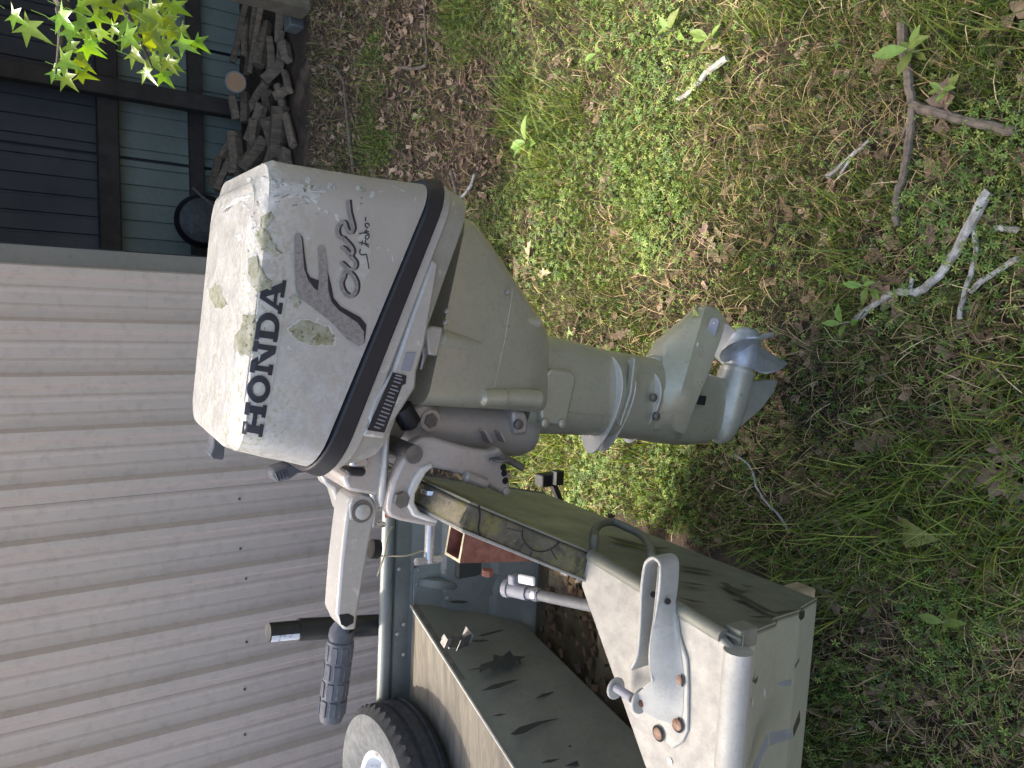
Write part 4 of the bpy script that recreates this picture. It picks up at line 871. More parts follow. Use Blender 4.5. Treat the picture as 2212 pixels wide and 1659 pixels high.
pc = onw(px('D', 410, 575), .078); disc(MB(), pc, -LAT, .0155, .004, 24).obj('pivot_ring', 'dullsteel', til); disc(MB(), pc, -LAT, .0105, .007, 20, .002).obj('pivot_cap', 'pan', til)
flat('arm_pad', 'D', [(330, 640), (490, 655), (500, 630), (515, 540), (480, 475), (410, 457), (350, 480), (325, 540)], .0795, .004, 'pan', til, .0015)
flat('arm_end_gap', 'D', [(250, 1330), (320, 1320), (360, 1345), (355, 1390), (300, 1420), (265, 1400)], .0788, .002, 'dark', til, .0006)
disc(MB(), onw(px('D', 478, 850), .03), UP * -1 + FORE * .2, .014, .012, 12).obj('throttle_stop', 'dark', til)
ga, gb = onw(px('D', 295, 1420), .055), onw(px('I', 1120, 1200), .055)
gc_, gd_ = onw(px('P', 737, 1375), .055), onw(px('P', 714, 1560), .055); gx_ = (gd_ - gc_); gln = gx_.length; gx_.normalize()
gr = MB().tube([ga, gc_ - gx_ * .014, gc_ - gx_ * .010, gc_], [.0135, .0135, .017, .018], 18).obj('grip_neck', 'grip', til)
grip = MB().tube([gc_ + gx_ * d for d in (0, .004, .006, gln * .9, gln * .97, gln)], [.0165, .0165, .0185, .0175, .0155, .009], 24).obj('grip', 'grip', til)
ga1 = gx_.cross(UP).normalized(); ga2 = ga1.cross(gx_).normalized()
for j in range(8):
    for i in range(4):
        A = 2 * pi * (j + .5 * (i % 2)) / 8; n_ = ga1 * cos(A) + ga2 * sin(A); c_ = gc_ + gx_ * (gln * (.17 + .21 * i)) + n_ * .0172
        MB().box(c_, (gx_, gx_.cross(n_), n_), (gln * .088, .0048, .0018)).obj('grip_pad', 'grip', mot, .0008)

# ------------------------------------------------------------------ firewood and things under the lean-to
LOGS = [(1605, -10, 1612, 420, 34), (1645, -10, 1640, 400, 30), (1690, 10, 1680, 500, 40), (1735, 20, 1700, 470, 36), (1800, 130, 1730, 470, 62), (1850, 240, 1775, 520, 62), (1900, 390, 1800, 560, 60), (1930, 70, 1880, 300, 46), (1975, 230, 1925, 420, 40), (1990, 290, 1960, 430, 52), (2050, 90, 2000, 200, 60),
        (1740, 540, 1700, 760, 56), (1640, 620, 1640, 820, 50), (1720, 720, 1700, 930, 60), (1800, 640, 1790, 720, 60), (1960, 580, 1880, 660, 44), (1830, 800, 1800, 960, 70), (1620, 880, 1540, 1180, 80), (1760, 920, 1640, 1150, 80), (1690, 820, 1690, 1000, 50), (1930, 740, 1920, 1050, 90), (1990, 760, 1990, 1000, 50), (1985, 1020, 1960, 1150, 70), (1880, 1010, 1760, 1130, 70), (1460, 1060, 1420, 1240, 50), (1520, 1030, 1480, 1290, 46),
        (1840, 1060, 1790, 1160, 60), (1900, 560, 1870, 760, 46), (1610, 1150, 1580, 1260, 50), (1560, 900, 1500, 1080, 44), (1780, 500, 1760, 640, 40), (2010, 480, 1990, 640, 40), (1690, 1120, 1660, 1250, 54), (1580, 640, 1560, 800, 40), (1950, 1060, 1900, 1160, 40)]
WHERE = ['stacked at the back near the post', 'beside the white-rimmed cup', 'low on the dirt edge of the heap', 'jutting towards the outboard hood', 'in the middle of the heap']
for i, (x0, y0, x1, y1, wd) in enumerate(LOGS):
    yy = lambda x: 3.95 + (2060 - x) / 560 * .55 + (i % 3) * .03
    a_ = ony(px('H', x0, y0), yy(x0)); b_ = ony(px('H', x1, y1), yy(x1)); jt = Vector((0, random.uniform(-.06, .06), random.uniform(-.04, .04))); a_ = a_ + jt; b_ = b_ - jt; ax = (b_ - a_).normalized(); r = wd * .32242 / 1659 * 3.75 * .8
    if i % 2: dd = Vector((0, .18 + .1 * random.random(), 0))
    u_ = ax.cross(Vector((0, 1, 0))).normalized(); v_ = ax.cross(u_).normalized(); nk = random.choice((4, 5, 5, 6)); ph = random.random() * 6
    sh_ = [(ph + 2 * pi * k / nk + random.uniform(-.25, .25), r * random.uniform(.8, 1.2)) for k in range(nk)]
    rr = []
    for t in (0, .3, .7, 1): c_ = a_ + (b_ - a_) * t + (u_ * random.uniform(-1, 1) + v_ * random.uniform(-1, 1)) * r * .12; rr.append([c_ + (u_ * cos(q) + v_ * sin(q)) * k * random.uniform(.94, 1.06) for q, k in sh_])
    for ring_ in rr:
        lowest = min(p.z for p in ring_)
        if lowest < .005:
            for p in ring_: p.z += .005 - lowest
    wh = WHERE[0] if x0 < 1760 and y0 < 200 else WHERE[1] if y0 < 800 and x0 < 1760 else WHERE[2] if x0 > 1890 else WHERE[3] if y0 > 1000 else WHERE[4]
    o = MB().loft(rr).obj('firewood_log', ('log', 'loge')[i % 2], None, .004, ang=25)
    ll = (b_ - a_).length; desc = ('long ' if ll > .19 else 'short ' if ll > .09 else 'stubby ') + ('thick ' if wd > 58 else 'thin ' if wd < 42 else '') + ('grey' if i % 2 == 0 else 'brown') + (' upright' if abs(ax.x) < .35 and abs(ax.z) > .8 else ' slanting' if abs(ax.z) > .35 else ' level')
    tag(o, desc + ' firewood log ' + wh, 'log', 'split firewood in the lean-to')
# white rimmed cup lying open towards the camera
cq = ony(px('H', 1578, 550), 4.25); cn = (CAM - cq).normalized(); cupd = -cn; cr_ = 72 * .32242 / 1659 * 3.85
cup = thing('plastic_cup', 'white-rimmed round cup lying on the firewood with its tan inside showing', 'cup', tuple(cq))
MB().tube([cq + cupd * .14, cq + cupd * .02, cq], [cr_ * .8, cr_ * .97, cr_], 28).obj('cup_wall', 'trim', cup)
disc(MB(), cq + cn * .002, cn, cr_ * .92, .001, 28).obj('cup_inside', wood_mat('tan_inside', (.42, .27, .16), (.34, .21, .12), None, (8, 8, 8), .1), cup)
MB().loft([circ(cq + cn * .004, cn, cr_ * .9, 28), circ(cq + cn * .007, cn, cr_ * .96, 28), circ(cq + cn * .004, cn, cr_ * 1.03, 28)], False, False).obj('cup_rim', 'pvc', cup)
# dark round tub hung on the back wall
tq_ = ony(px('H', 1360, 1480), 4.62); tubr = .155
tub = thing('black_tub', 'dark round rubber tub leaning against the back wall behind the hood', 'tub', (tq_.x, tq_.y, 0))
tn = Vector((-.1, -1, .22)).normalized()
MB().loft([circ(tq_ + tn * d, tn, tubr * s_, 36) for d, s_ in ((-.1, .9), (-.02, 1), (.0, .97), (.03, .8), (.04, .4))]).obj('tub_wall', 'rubber', tub)
st = MB().tube([ony(px('H', 1290, 1260), 4.4), ony(px('H', 1450, 1400), 4.42)], .007, 8).obj('bent_rod', 'dullsteel'); tag(st, 'thin grey rod lying across the dark tub', 'rod')
bq = ony(px('H', 1975, 145), 3.95); bx_ = MB().box(bq, ((1, .2, 0), (0, 1, 0), (0, 0, 1)), (.05, .05, .045)).obj('blue_box', 'inside', None, .006); tag(bx_, 'small pale blue box tucked by the post at the end of the firewood', 'box')

# ------------------------------------------------------------------ fallen sticks
def stick(name, paths, label, mat, r0, group=None):
    root = thing(name, label, 'stick', tuple(ong(paths[0][0][0])), group)
    for j, (pts, ra, rb) in enumerate(paths):
        P = [ong(q) for q in pts]; P = arc(P, 4); n = len(P)
        for i, p in enumerate(P): p.z = float(gz(p.x, p.y)) + r0 * .7 + .02 + random.uniform(-.002, .002); P[i] = p + Vector((random.uniform(-1, 1), random.uniform(-1, 1), 0)) * .0015
        rad = [(ra + (rb - ra) * i / (n - 1)) * random.uniform(.9, 1.1) for i in range(n)]
        MB().tube(P, rad, 8).obj('stem' if j == 0 else 'side_twig', mat, root)
stick('lichen_stick', [([(2155, 418), (2130, 470), (2085, 550), (2040, 605), (1993, 637)], .009, .007), ([(1993, 632), (1955, 635), (1920, 648), (1885, 668), (1855, 694)], .007, .0055), ([(1993, 637), (1985, 625), (1990, 605)], .0055, .003)], 'long pale stick patched with white lichen lying in the grass', 'bark_white', .009)
stick('forked_branch', [([(1976, 60), (1980, 120), (1990, 190), (1996, 238), (1988, 290), (1978, 350), (1965, 400), (1957, 450), (1958, 492)], .009, .006), ([(1996, 236), (2040, 250), (2110, 268), (2215, 292)], .0085, .0075), ([(1985, 275), (1970, 300), (1962, 308)], .004, .002)], 'forked brown branch lying among grass tufts', 'bark', .009)
stick('grey_twig', [([(1586, 130), (1545, 165), (1515, 195), (1478, 218)], .008, .005)], 'bleached grey twig lying in short grass behind the outboard', 'bark_white', .006)
stick('thin_branch', [([(2125, 490), (2122, 560), (2100, 630), (2088, 690)], .005, .004), ([(2215, 560), (2150, 600), (2108, 632)], .005, .005)], 'thin grey forked branch beside the lichen stick', 'bark_white', .005)
stick('broken_twig', [([(2165, 495), (2190, 497), (2215, 502)], .004, .006)], 'short broken whitish twig beyond the thick end of the lichen stick', 'bark_white', .004)
stick('small_twig', [([(1897, 308), (1850, 345), (1798, 385)], .003, .005), ([(1850, 345), (1825, 390)], .003, .002)], 'small white-tipped twig with one side shoot near the forked branch', 'bark_white', .004)
stick('dirt_twig', [([(988, 372), (1003, 430), (1012, 490), (1018, 532)], .007, .006)], 'straight grey twig on bare dirt just behind the motor hood', 'bark', .006)
stick('curved_twig', [([(1042, 378), (1030, 405), (1010, 430)], .006, .005)], 'short curved twig beside the straight dirt twig', 'bark_white', .005)
stick('shade_twig', [([(1728, 1148), (1700, 1105), (1662, 1060), (1640, 1010), (1600, 980)], .0028, .002)], 'thin curving twig in the shade beside the boat transom', 'bark_white', .003)
stick('edge_twig', [([(930, 143), (905, 150), (876, 148)], .006, .006), ([(930, 143), (926, 60), (924, -10)], .005, .004)], 'bent brown twig on the dirt before the firewood', 'bark', .005)
stick('dirt_root', [([(760, 250), (764, 300), (768, 368)], .007, .009)], 'brown root-like stick on bare dirt by the lean-to', 'bark', .006)
stick('thin_root', [([(700, 140), (745, 160), (760, 250)], .004, .006)], 'thin dark stick in the dirt by the firewood', 'bark', .005)

# ------------------------------------------------------------------ leaves
def leafmesh(name, outline, mat, fold=.25, curl=.3, sz_=1.):
    n = len(outline); mb = MB(); cx = 0; vs = []
    def zf(x, y): return abs(x) * fold * .5 - curl * (y - .45) ** 2 * .5
    vs.append((0, .42, zf(0, .42))); vs += [(x, y, zf(x, y)) for x, y in outline]
    mb.add([(a * sz_, b * sz_, c * sz_) for a, b, c in vs], [(0, i, i % n + 1) for i in range(1, n + 1)])
    me = mb.mesh(name, mat, 180); return me
star = []
for k, (a, l) in enumerate(((-90, .18), (-62, .12), (-25, .62), (-2, .30), (28, .78), (55, .34), (90, .95), (125, .34), (152, .78), (182, .30), (205, .62), (242, .12))):
    star.append((l * .62 * cos(radians(a)), .32 + l * .62 * sin(radians(a))))
ST = [leafmesh('leaf', star, M['sweetgum'], .5, c, 1) for c in (.3, .7, 1.2)]
oakh = [(.0, 0), (.05, .1), (.22, .2), (.10, .28), (.30, .42), (.14, .50), (.34, .66), (.15, .72), (.2, .86), (.06, .9), (0, 1)]
oakh = [(x * .72, y) for x, y in oakh]
oak = oakh + [(-x * .95, y) for x, y in reversed(oakh[1:-1])]
OK_ = [leafmesh('oak_leaf', oak, M['deadleaf'], f_, c, 1) for f_, c in ((.5, .6), (-.3, -.5), (.9, 1.1))]
ova = [(0, 0), (.12, .15), (.2, .4), (.17, .65), (.08, .85), (0, 1), (-.08, .85), (-.17, .65), (-.2, .4), (-.12, .15)]
OV = [leafmesh('leaf', ova, M['plantleaf'], .7, .5, 1), leafmesh('leaf', ova, M['plantleaf'], .4, 1., 1)]
PALE = leafmesh('leaf', star, M['paleleaf'], .5, .8, 1); HEART = leafmesh('leaf', [(0, 0), (.28, .02), (.38, .22), (.26, .55), (0, 1), (-.24, .6), (-.36, .25), (-.26, .03)], M['paleleaf'], .6, .9, 1)
def put(me, name, p, size, yaw_, pitch=0., roll_=0., parent=None):
    o = bpy.data.objects.new(name, me); COL.objects.link(o)
    if parent: adopt(o, parent)
    o.matrix_basis = Matrix.Translation(p) @ Matrix.Rotation(yaw_, 4, 'Z') @ Matrix.Rotation(pitch, 4, 'X') @ Matrix.Rotation(roll_, 4, 'Y') @ Matrix.Diagonal((size, size, size, 1)); return o
DEAD = [(2185, 350, .13, 'large pale brown dead oak leaf by the fork of the brown branch'), (1322, 345, .09, 'tan lobed dead oak leaf in sparse grass behind the motor'), (1525, 500, .08, 'curled dead leaf in grass beyond the propeller'), (1135, 585, .10, 'largest brown oak leaf of the dry heap behind the motor housing'), (1110, 615, .09, 'brown oak leaf of the dry heap touching the motor housing edge'), (1155, 600, .08, 'smaller brown oak leaf on the grass side of the dry heap'),
        (2065, 985, .13, 'long curled dead leaf standing in shaded litter below the skeg'), (1925, 940, .09, 'orange-brown dead leaf in the shaded grass below the skeg'), (2172, 1035, .08, 'pale dead leaf at the edge of shaded litter'), (2070, 1095, .10, 'folded tan dead leaf in the shaded grass'), (1750, 1255, .09, 'single brown leaf standing beside the trailer bunk end'), (1855, 130, .07, 'curled brown dead leaf among clover'),
        (1505, 530, .06, 'small pale dead leaf under the grey twig patch'), (1350, 712, .07, 'orange dead leaf beside the leg of the outboard'), (2030, 305, .11, 'flat tan dead leaf under the forked branch'), (1945, 690, .10, 'olive-brown dead leaf under the forked lichen stick'), (955, 340, .05, 'small pale leaf on bare dirt before the barn'), (832, 378, .06, 'brown leaf on dirt at the edge of the hood'), (2150, 70, .10, 'brown dead leaf under tall grass'), (1995, 430, .09, 'brown leaf under the end of the forked branch'), (2090, 520, .10, 'brown leaf half under the lichen stick'), (1870, 505, .07, 'grey-brown leaf in grass between the sticks'), (1150, 210, .05, 'small tan leaf in the sparse grass'), (2020, 1060, .08, 'dead leaf with torn edge beside the long curled one')]
for i, (x, y, s_, lb) in enumerate(DEAD):
    p = ong((x, y), .03); p.z = float(gz(p.x, p.y)) + .014
    o = put(OK_[i % 3], 'dead_leaf', p, s_, random.random() * 6.3, random.uniform(-.15, .3), random.uniform(-.35, .35)); tag(o, lb, 'leaf', 'dead leaves on the ground')
for x, y, s_, me, lb in ((1955, 1140, .075, HEART, 'yellow-green fallen leaf on shaded litter'), (1228, 708, .055, PALE, 'pale green fallen leaf lying behind the outboard leg')):
    p = ong((x, y), .03); p.z = float(gz(p.x, p.y)) + .035; tag(put(me, 'fallen_leaf', p, s_, random.random() * 6, .3, .2), lb, 'leaf')
p = onw(px('C', 1440, 175), -.01) + UP * .012; tag(put(PALE, 'caught_leaf', p, .07, 2.6, .7, .3), 'crumpled pale green leaf caught on the tail of the cavitation plate', 'leaf')
def rosette(x, y, n, s_, label, h=.05, k=1.):
    p = ong((x, y)); p.z = float(gz(p.x, p.y)) - .002; root = thing('weed_plant', label, 'plant', tuple(p)); c = p + UP * h
    MB().tube([p, p + UP * h * .5 + Vector((.004, .002, 0)), c], [.0022, .002, .0012], 6).obj('stem', 'wire', root)
    for i in range(n):
        a = 2 * pi * i / n * 1.02 + random.uniform(-.25, .25); put(OV[i % 2], 'leaf', c - UP * h * .25 * (i % 3), s_ * random.uniform(.45, .95), a, random.uniform(.05, .55), random.uniform(-.3, .3), root)
rosette(1168, 312, 9, .085, 'broad-leaved green weed rosette on the edge of the bare dirt', .06)
rosette(1562, 92, 7, .055, 'star-shaped bright weed seedling in short grass', .05)
rosette(2012, 128, 6, .06, 'narrow-leaved weed growing over the forked branch', .07)
rosette(1330, 130, 5, .07, 'upright green weed with two large leaves in the sparse grass', .08)
rosette(1478, 75, 5, .06, 'leafy weed at the far edge of the dense grass', .06)
rosette(930, 255, 5, .06, 'small weed on the dirt before the firewood', .04)
rosette(1895, 620, 6, .05, 'fresh weed beside the bend of the lichen stick', .06)
rosette(1845, 700, 4, .045, 'young weed in front of the propeller', .06)
rosette(2080, 210, 7, .04, 'clover-like weed beside the brown branch', .06)
rosette(1590, 1245, 4, .04, 'low weed growing by the transom in shade', .04)
rosette(2075, 1330, 6, .045, 'spiky green weed in shaded litter', .06)

# ------------------------------------------------------------------ sweetgum tree reaching in from the right
tree = thing('sweetgum_tree', 'sweetgum tree with bright star-shaped leaves hanging before the lean-to', 'tree', (2.75, 2.2, 0))
MB().tube(arc([(2.75, 2.2, -.02), (2.78, 2.22, 1.), (2.7, 2.25, 2.2), (2.72, 2.3, 4.5)], 5), [.11] * 6 + [.09] * 6 + [.06] * 4, 12).obj('trunk', 'trunk', tree)
def atd(q, d): return CAM + ray(*q) * d
DB = 1.75
limb = arc([(2.7, 2.25, 1.75), (2.2, 2.1, 1.9), (1.6, 1.9, 1.75), atd((90, -60), DB), atd((130, 20), DB), atd((130, 90), DB), atd((120, 160), DB)], 4)
MB().tube(limb, [.028 - .026 * i / (len(limb) - 1) for i in range(len(limb))], 8).obj('limb', 'trunk', tree)
limb2 = arc([limb[9], atd((240, -70), DB * 1.02), atd((270, 20), DB * 1.02), atd((300, 80), DB), atd((330, 150), DB)], 4)
MB().tube(limb2, [.012 - .010 * i / (len(limb2) - 1) for i in range(len(limb2))], 8).obj('twig', 'trunk', tree)
LV = [(25, 45, .10), (10, 30, .07), (110, 20, .09), (150, 15, .08), (185, 30, .08), (120, 60, .08), (160, 65, .08), (195, 55, .08), (130, 95, .07), (160, 100, .08), (110, 130, .08), (145, 125, .08), (125, 160, .07), (150, 170, .07), (100, 152, .06), (155, 40, .07), (180, 80, .07),
      (230, 10, .08), (265, 20, .09), (300, 15, .09), (335, 30, .08), (350, 10, .08), (280, 55, .09), (315, 60, .08), (350, 60, .08), (255, 75, .08), (290, 90, .08), (330, 95, .08), (370, 85, .08), (405, 90, .07), (270, 110, .08), (310, 120, .08), (345, 125, .07), (300, 145, .07), (335, 155, .07), (355, 140, .06), (290, 30, .07), (250, 45, .07), (210, 0, .07), (320, 0, .08), (380, 60, .06), (170, -10, .09), (260, -15, .09), (230, 60, .06), (275, 75, .06), (345, 35, .06)]
for i, (x, y, s_) in enumerate(LV):
    p = atd((x, y - 12), DB * random.uniform(.95, 1.05)); o = bpy.data.objects.new('leaf', ST[i % 3]); COL.objects.link(o); adopt(o, tree)
    hang = (Vector((-.55, -.1, -.75)) + Vector((random.uniform(-.5, .5), random.uniform(-.5, .5), random.uniform(-.35, .35)))).normalized()
    nv = (Vector((-.2, -.7, .6)) + Vector((random.uniform(-.7, .7), random.uniform(-.6, .6), random.uniform(-.4, .6)))); nv = (nv - hang * nv.dot(hang)).normalized(); sv = hang.cross(nv)
    mm_ = Matrix((sv, hang, nv)).transposed().to_4x4() @ Matrix.Diagonal((s_ * 1.0, s_ * 1.0, s_ * 1.0, 1)); mm_.translation = p; o.matrix_basis = mm_
    if i % 2: MB().tube([p, p + Vector((.012, .004, .02)), p + Vector((.02, .01, .045))], .0009, 5).obj('leaf_stalk', 'plantleaf', tree)
def cloud(name, V, F, C, mat, label, cat):
    me = bpy.data.meshes.new(name); me.vertices.add(len(V)); me.vertices.foreach_set('co', V.astype(np.float32).ravel())
    k = F.shape[1]; me.loops.add(F.size); me.loops.foreach_set('vertex_index', F.astype(np.int32).ravel()); me.polygons.add(len(F))
    me.polygons.foreach_set('loop_start', np.arange(0, F.size, k, dtype=np.int32)); me.polygons.foreach_set('loop_total', np.full(len(F), k, np.int32))
    at = me.color_attributes.new('Col', 'FLOAT_COLOR', 'POINT'); at.data.foreach_set('color', np.concatenate([C, np.ones((len(C), 1))], 1).astype(np.float32).ravel())
    me.update(calc_edges=True); me.validate(); me.materials.append(M[mat]); o = bpy.data.objects.new(name, me); COL.objects.link(o)
    o['kind'] = 'stuff'; o['label'] = label; o['category'] = cat; return o
SHADE_LOBES = [((-1.95, 3.7, 6.6), (.85, .62, .6), 1500, .085), ((-2.45, 3.6, 6.5), (.55, .5, .5), 700, .085), ((-1.3, 5.0, 6.6), (1.5, 1.1, .7), 260, .085), ((-3.2, 4.2, 6.8), (.9, .9, .7), 300, .085), ((-3., 8.5, 7.5), (2.2, 2.2, 1.8), 900, .12), ((-.4, .9, 7.6), (2.7, 2.4, .8), 1800, .17)]  # leaf lobes placed to shade hood and corner plate and dim the zenith
# ------------------------------------------------------------------ unseen tree added behind the barn to shade motor, boat and yard
shade = thing('added_shade_tree', 'unseen broad-leaved tree added behind the barn to shade the motor and yard', 'tree', (-3.0, 10.2, 0))
MB().tube(arc([(-3., 10.2, -.05), (-3.05, 10.15, 2.5), (-2.9, 10.1, 5.), (-3., 9.6, 7.5)], 6), [.24 - .15 * i / 18 for i in range(19)], 14).obj('trunk', 'trunk', shade)
MB().tube(arc([(-2.95, 9.9, 5.8), (-2.7, 8., 6.3), (-2.3, 6., 6.5), (-2., 3.9, 6.6), (-1.2, 2.2, 7.2), (-.3, .6, 7.5)], 5), [.12 - .10 * i / 25 for i in range(26)], 8).obj('limb', 'trunk', shade)
def shade_crown(lobes):
    vs, fs, cs = [], [], []
    for (c_, rad_, n_, s_) in lobes:
        for i in range(n_):
            d_ = rng.normal(size=3); d_ /= np.linalg.norm(d_); p_ = np.array(c_) + d_ * np.array(rad_) * (rng.random() ** (1 / 2.2)); a_ = rng.normal(size=3); a_ /= np.linalg.norm(a_); b_ = np.cross(a_, rng.normal(size=3)); b_ /= np.linalg.norm(b_); l_ = s_ * (.7 + .6 * rng.random()); k = len(vs)
            vs += [p_ - a_ * l_, p_ - b_ * l_ * .55, p_ + a_ * l_, p_ + b_ * l_ * .55]; fs.append((k, k + 1, k + 2, k + 3)); g_ = .7 + .6 * rng.random(); cs += [(.09 * g_, .16 * g_, .04 * g_)] * 4
    return np.array(vs), np.array(fs), np.array(cs)
V, F, C = shade_crown(SHADE_LOBES); cr_o = cloud('shade_crown', V, F, C, 'grass', 'x', 'x'); del cr_o['kind']; del cr_o['label']; del cr_o['category']; adopt(cr_o, shade)
V, F, C = shade_crown([((4.3, 1.2, 2.9), (1.6, 2.3, 2.2), 2600, .11), ((5.2, -2., 3.2), (2., 2.6, 2.8), 1500, .2)]); cr_s = cloud('shade_crown', V, F, C, 'grass', 'x', 'x'); del cr_s['kind']; del cr_s['label']; del cr_s['category']; adopt(cr_s, tree)  # out-of-view leaf lobes added to block skylight from the right
# ------------------------------------------------------------------ scattered stuff: grass, clover, straw, litter
def sample(n, dens):
    out = []
    while sum(map(len, out)) < n:
        y = .25 + (3.75 - .25) * rng.random(n * 2) ** 1.35; x = -1.5 + (3.2 - -1.5) * rng.random(n * 2)
        lim = .62 * y + .42; bs_, bw_ = (x - M0.x) * FORE.x + (y - M0.y) * FORE.y, -((x - M0.x) * LAT.x + (y - M0.y) * LAT.y); keep = (x < lim + .75) & ((x > -.9) | (y < .62)) & ~((bs_ > .16) & (bw_ < .05) & (bw_ > -.5)) & ~((bs_ > .6) & (y > 1.1))
        keep &= rng.random(n * 2) < dens(x, y); out.append(np.stack([x[keep], y[keep]], 1))
    return np.concatenate(out)[:n]
def smooth(a, b, t): t = np.clip((t - a) / (b - a), 0, 1); return t * t * (3 - 2 * t)
def green(x, y):
    n = vnoise(x, y, 2.3) * .6 + vnoise(x, y, 6.1) * .4
    d = 1 - smooth(1.95, 2.3, y + (n - .5) * .8); d = np.maximum(d, .55 * smooth(2.6, 2.8, y) * (1 - smooth(3.05, 3.3, y)) * smooth(.4, .6, n)); d = np.maximum(d, .08)
    return d
def dens_grass(x, y):
    n = vnoise(x, y, 3.7) * .5 + vnoise(x, y, 9.) * .5
    near = smooth(.35, -.25, x) * smooth(1.25, .8, y)
    return green(x, y) * (.25 + .75 * smooth(.32, .62, n)) * (1 - .1 * near)
def dens_clover(x, y):
    n = vnoise(x + 7, y + 3, 4.6) * .6 + vnoise(x, y + 9, 10) * .4
    return green(x, y) * (.12 + .88 * smooth(.47, .66, n))
def dens_litter(x, y):
    n = vnoise(x + 3, y + 13, 4.) ; return .25 + .75 * smooth(.4, .65, n) * 1.
def blades(n, dens, lmin, lmax, wd, cols, wts, lean=(.2, 1.2), seg=3, tipk=.15, lift=0.):
    P = sample(n, dens); z = gz(P[:, 0], P[:, 1]) + lift; a = rng.random(n) * 2 * pi; L_ = lmin + (lmax - lmin) * rng.random(n) ** 1.6
    ln = lean[0] + (lean[1] - lean[0]) * rng.random(n); d = np.stack([np.cos(a), np.sin(a)], 1); q = np.stack([-np.sin(a), np.cos(a)], 1); w = wd * (.6 + .8 * rng.random(n))
    V = []; 
    px_, pz_ = np.zeros(n), np.zeros(n)
    bend = ln * 0.55
    for k in range(seg + 1):
        t = k / seg; ww = w * (1 - t * (1 - tipk))
        c = P + d * px_[:, None]; V += [np.stack([c[:, 0] - q[:, 0] * ww / 2, c[:, 1] - q[:, 1] * ww / 2, z + pz_], 1), np.stack([c[:, 0] + q[:, 0] * ww / 2, c[:, 1] + q[:, 1] * ww / 2, z + pz_], 1)]
        th = bend + ln * t; px_ = px_ + np.sin(th) * L_ / seg; pz_ = pz_ + np.cos(th) * L_ / seg; pz_ = np.maximum(pz_, .001)
    m_ = 2 * (seg + 1); V = np.stack(V, 1).reshape(-1, 3); b = (np.arange(n) * m_)[:, None]
    F = np.concatenate([b + np.array([2 * k, 2 * k + 1, 2 * k + 3, 2 * k + 2]) for k in range(seg)], 0)
    ci = rng.choice(len(cols), n, p=np.array(wts) / sum(wts)); C = np.array(cols)[ci] * (.4 + .95 * rng.random((n, 1)))
    C = np.repeat(C, m_, 0); return V, F, C
GC = [(.15, .23, .035), (.21, .29, .045), (.09, .15, .035), (.33, .36, .08), (.38, .32, .12), (.06, .10, .03)]
V, F, C = blades(265000, dens_grass, .012, .055, .0017, GC, (3.2, 3, 2.4, 1.6, .8, 2), (.15, 1.2)); cloud('grass', V, F, C, 'grass', 'short fine green grass covering the yard', 'grass')
def tall(x, y): return np.clip(dens_grass(x, y) * smooth(.55, .75, vnoise(x + 31, y + 17, 5.)), 0, 1)
V, F, C = blades(7000, tall, .07, .16, .0034, GC[:4], (3, 3, 2, 2), (.25, 1.0), 5); cloud('tall_grass', V, F, C, 'grass', 'longer grass blades arching out of the yard', 'grass')
SC = [(.44, .34, .17), (.33, .23, .12), (.20, .13, .08), (.55, .46, .28), (.10, .07, .05)]
V, F, C = blades(58000, lambda x, y: .35 + .65 * dens_litter(x, y), .015, .08, .0017, SC, (2, 2, 2.4, .8, 2.2), (1.25, 1.6), 3, .5, .004); cloud('dry_straw', V, F, C, 'litter', 'dry straw and dead grass strands on the ground', 'straw')
# clover: three round leaflets on a stalk
def clover(n, dens, hmin, hmax, r0, r1, cols, wts, k3=3, slim=1.):
    P = sample(n, dens); z = gz(P[:, 0], P[:, 1]); h = hmin + (hmax - hmin) * rng.random(n); a0 = rng.random(n) * 6.28; r = r0 + (r1 - r0) * rng.random(n); off = (rng.random((n, 2)) - .5) * .03
    tilt = (rng.random((n, 2)) - .5) * .9; VV = []; FF = []; CC = []; base = 0; ci = rng.choice(len(cols), n, p=np.array(wts) / sum(wts)); cc = np.array(cols)[ci] * (.7 + .6 * rng.random((n, 1)))
    c3 = np.stack([P[:, 0] + off[:, 0], P[:, 1] + off[:, 1], z + h], 1)
    tmpl = [(0, 0), (.55, .42), (1., .30), (1.08, 0), (1., -.30), (.55, -.42)]
    for j in range(k3):
        a = a0 + j * 2 * pi / k3; ca_, sa_ = np.cos(a), np.sin(a); vs = []
        for tx, ty in tmpl:
            lx_, ly_ = r * tx * (1 if slim == 1 else 1.5), r * ty * slim; x = lx_ * ca_ - ly_ * sa_; y = lx_ * sa_ + ly_ * ca_; zz = tilt[:, 0] * x + tilt[:, 1] * y + np.abs(ly_) * .45 - lx_ * .15
            vs.append(np.stack([c3[:, 0] + x, c3[:, 1] + y, c3[:, 2] + zz], 1))
        VV.append(np.stack(vs, 1).reshape(-1, 3)); b = (np.arange(n) * 6)[:, None] + base; FF += [b + np.array([0, 1, 2, 3]), b + np.array([0, 3, 4, 5])]; CC.append(np.repeat(cc, 6, 0)); base += n * 6
    s_ = np.stack([np.stack([P[:, 0] - .0006, P[:, 1], z], 1), np.stack([P[:, 0] + .0006, P[:, 1], z], 1), c3 + [.0005, 0, 0], c3 - [.0005, 0, 0]], 1).reshape(-1, 3)
    VV.append(s_); FF.append((np.arange(n) * 4)[:, None] + base + np.array([0, 1, 2, 3])); CC.append(np.repeat(cc * .8, 4, 0))
    return np.concatenate(VV), np.concatenate(FF), np.concatenate(CC)
CC_ = [(.12, .21, .045), (.18, .29, .06), (.30, .37, .09), (.08, .14, .05)]
V, F, C = clover(29000, dens_clover, .008, .035, .0024, .0058, CC_, (3, 3, 1.6, 2)); cloud('clover', V, F, C, 'grass', 'small round-leaved clover growing through the grass', 'clover')
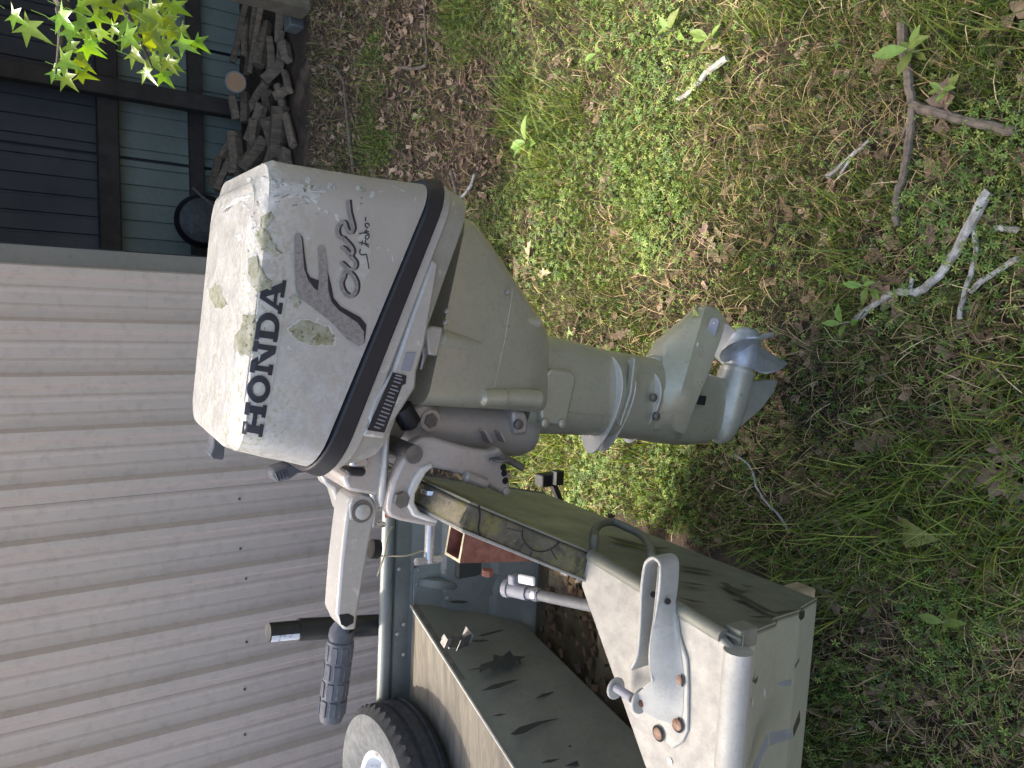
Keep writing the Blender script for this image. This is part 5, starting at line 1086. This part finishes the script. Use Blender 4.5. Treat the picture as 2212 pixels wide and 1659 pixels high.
V, F, C = clover(15000, dens_clover, .010, .045, .0028, .0062, CC_, (3, 3, 2, 1), 5, .6); cloud('weeds', V, F, C, 'grass', 'low five-leaved weeds scattered over the yard', 'weeds')
# crumbled dead leaves
def flakes(n, dens, r0, r1, cols, wts, lift):
    P = sample(n, dens); z = gz(P[:, 0], P[:, 1]) + lift; a = rng.random(n) * 6.28; r = r0 + (r1 - r0) * rng.random(n) ** 2; cu = (rng.random((n, 3)) - .35) * .9
    tm = [(-.3, -1), (.5, -.8), (.35, 0), (.6, .8), (-.2, 1), (-.5, .1)]; vs = []
    for i, (tx, ty) in enumerate(tm):
        lx_, ly_ = r * tx, r * ty; vs.append(np.stack([P[:, 0] + lx_ * np.cos(a) - ly_ * np.sin(a), P[:, 1] + lx_ * np.sin(a) + ly_ * np.cos(a), z + r * (cu[:, 0] * tx + cu[:, 1] * ty + np.abs(cu[:, 2]) * (ty * ty)) + .002], 1))
    V = np.stack(vs, 1).reshape(-1, 3); b = (np.arange(n) * 6)[:, None]; F = np.concatenate([b + np.array([0, 1, 2, 5]), b + np.array([5, 2, 3, 4])]); ci = rng.choice(len(cols), n, p=np.array(wts) / sum(wts)); C = np.repeat(np.array(cols)[ci] * (.6 + .8 * rng.random((n, 1))), 6, 0)
    return V, F, C
FC = [(.30, .20, .14), (.20, .13, .09), (.38, .28, .21), (.11, .075, .055)]
V, F, C = flakes(15000, lambda x, y: np.clip(.2 + .8 * (1 - green(x, y)) + .3 * dens_litter(x, y), 0, 1), .004, .022, FC, (3, 3, 1.5, 2), .004); cloud('leaf_litter', V, F, C, 'litter', 'crumbled brown leaf litter on the bare soil', 'leaf litter')
# dirt and dead leaves on the boat floor
nb = 500; bs_ = rng.random((nb, 2)); V = []
fv, ff, fc = [], [], []
for i in range(nb):
    c_ = W(.12 + .38 * bs_[i, 0], -.30 + .60 * bs_[i, 1], BZ + .028); r = .004 + .010 * random.random(); a = random.random() * 6.3; b = len(fv)
    for k, q in enumerate((0, 1.6, 3.1, 4.7)): fv.append((c_.x + r * cos(a + q), c_.y + r * sin(a + q) * .7, c_.z + random.uniform(-.003, .008)))
    ff.append((b, b + 1, b + 2, b + 3)); col = random.choice(((.04, .025, .012), (.03, .02, .012), (.07, .04, .018))); fc += [col] * 4
cloud('boat_litter', np.array(fv), np.array(ff), np.array(fc), 'litter', 'wet brown leaf litter lying on the boat floor', 'leaf litter')
# dry stems over the far gunwale
for nm, pts, lb in (('dry_stem', [(960, 1195, 1.62), (940, 1202, 1.60), (915, 1190, 1.58), (880, 1200, 1.56), (830, 1201, 1.55), (790, 1199, 1.52)], 'pale dry grass stem lying across the far gunwale'), ('dry_stem', [(848, 1138, 1.55), (838, 1160, 1.5), (830, 1200, 1.48), (815, 1245, 1.47)], 'thin brown stem hanging past the far gunwale')):
    o = MB().tube(arc([CAM + ray(x, y) * d for x, y, d in pts], 4), .0016, 6).obj(nm, 'wire'); tag(o, lb, 'stem')
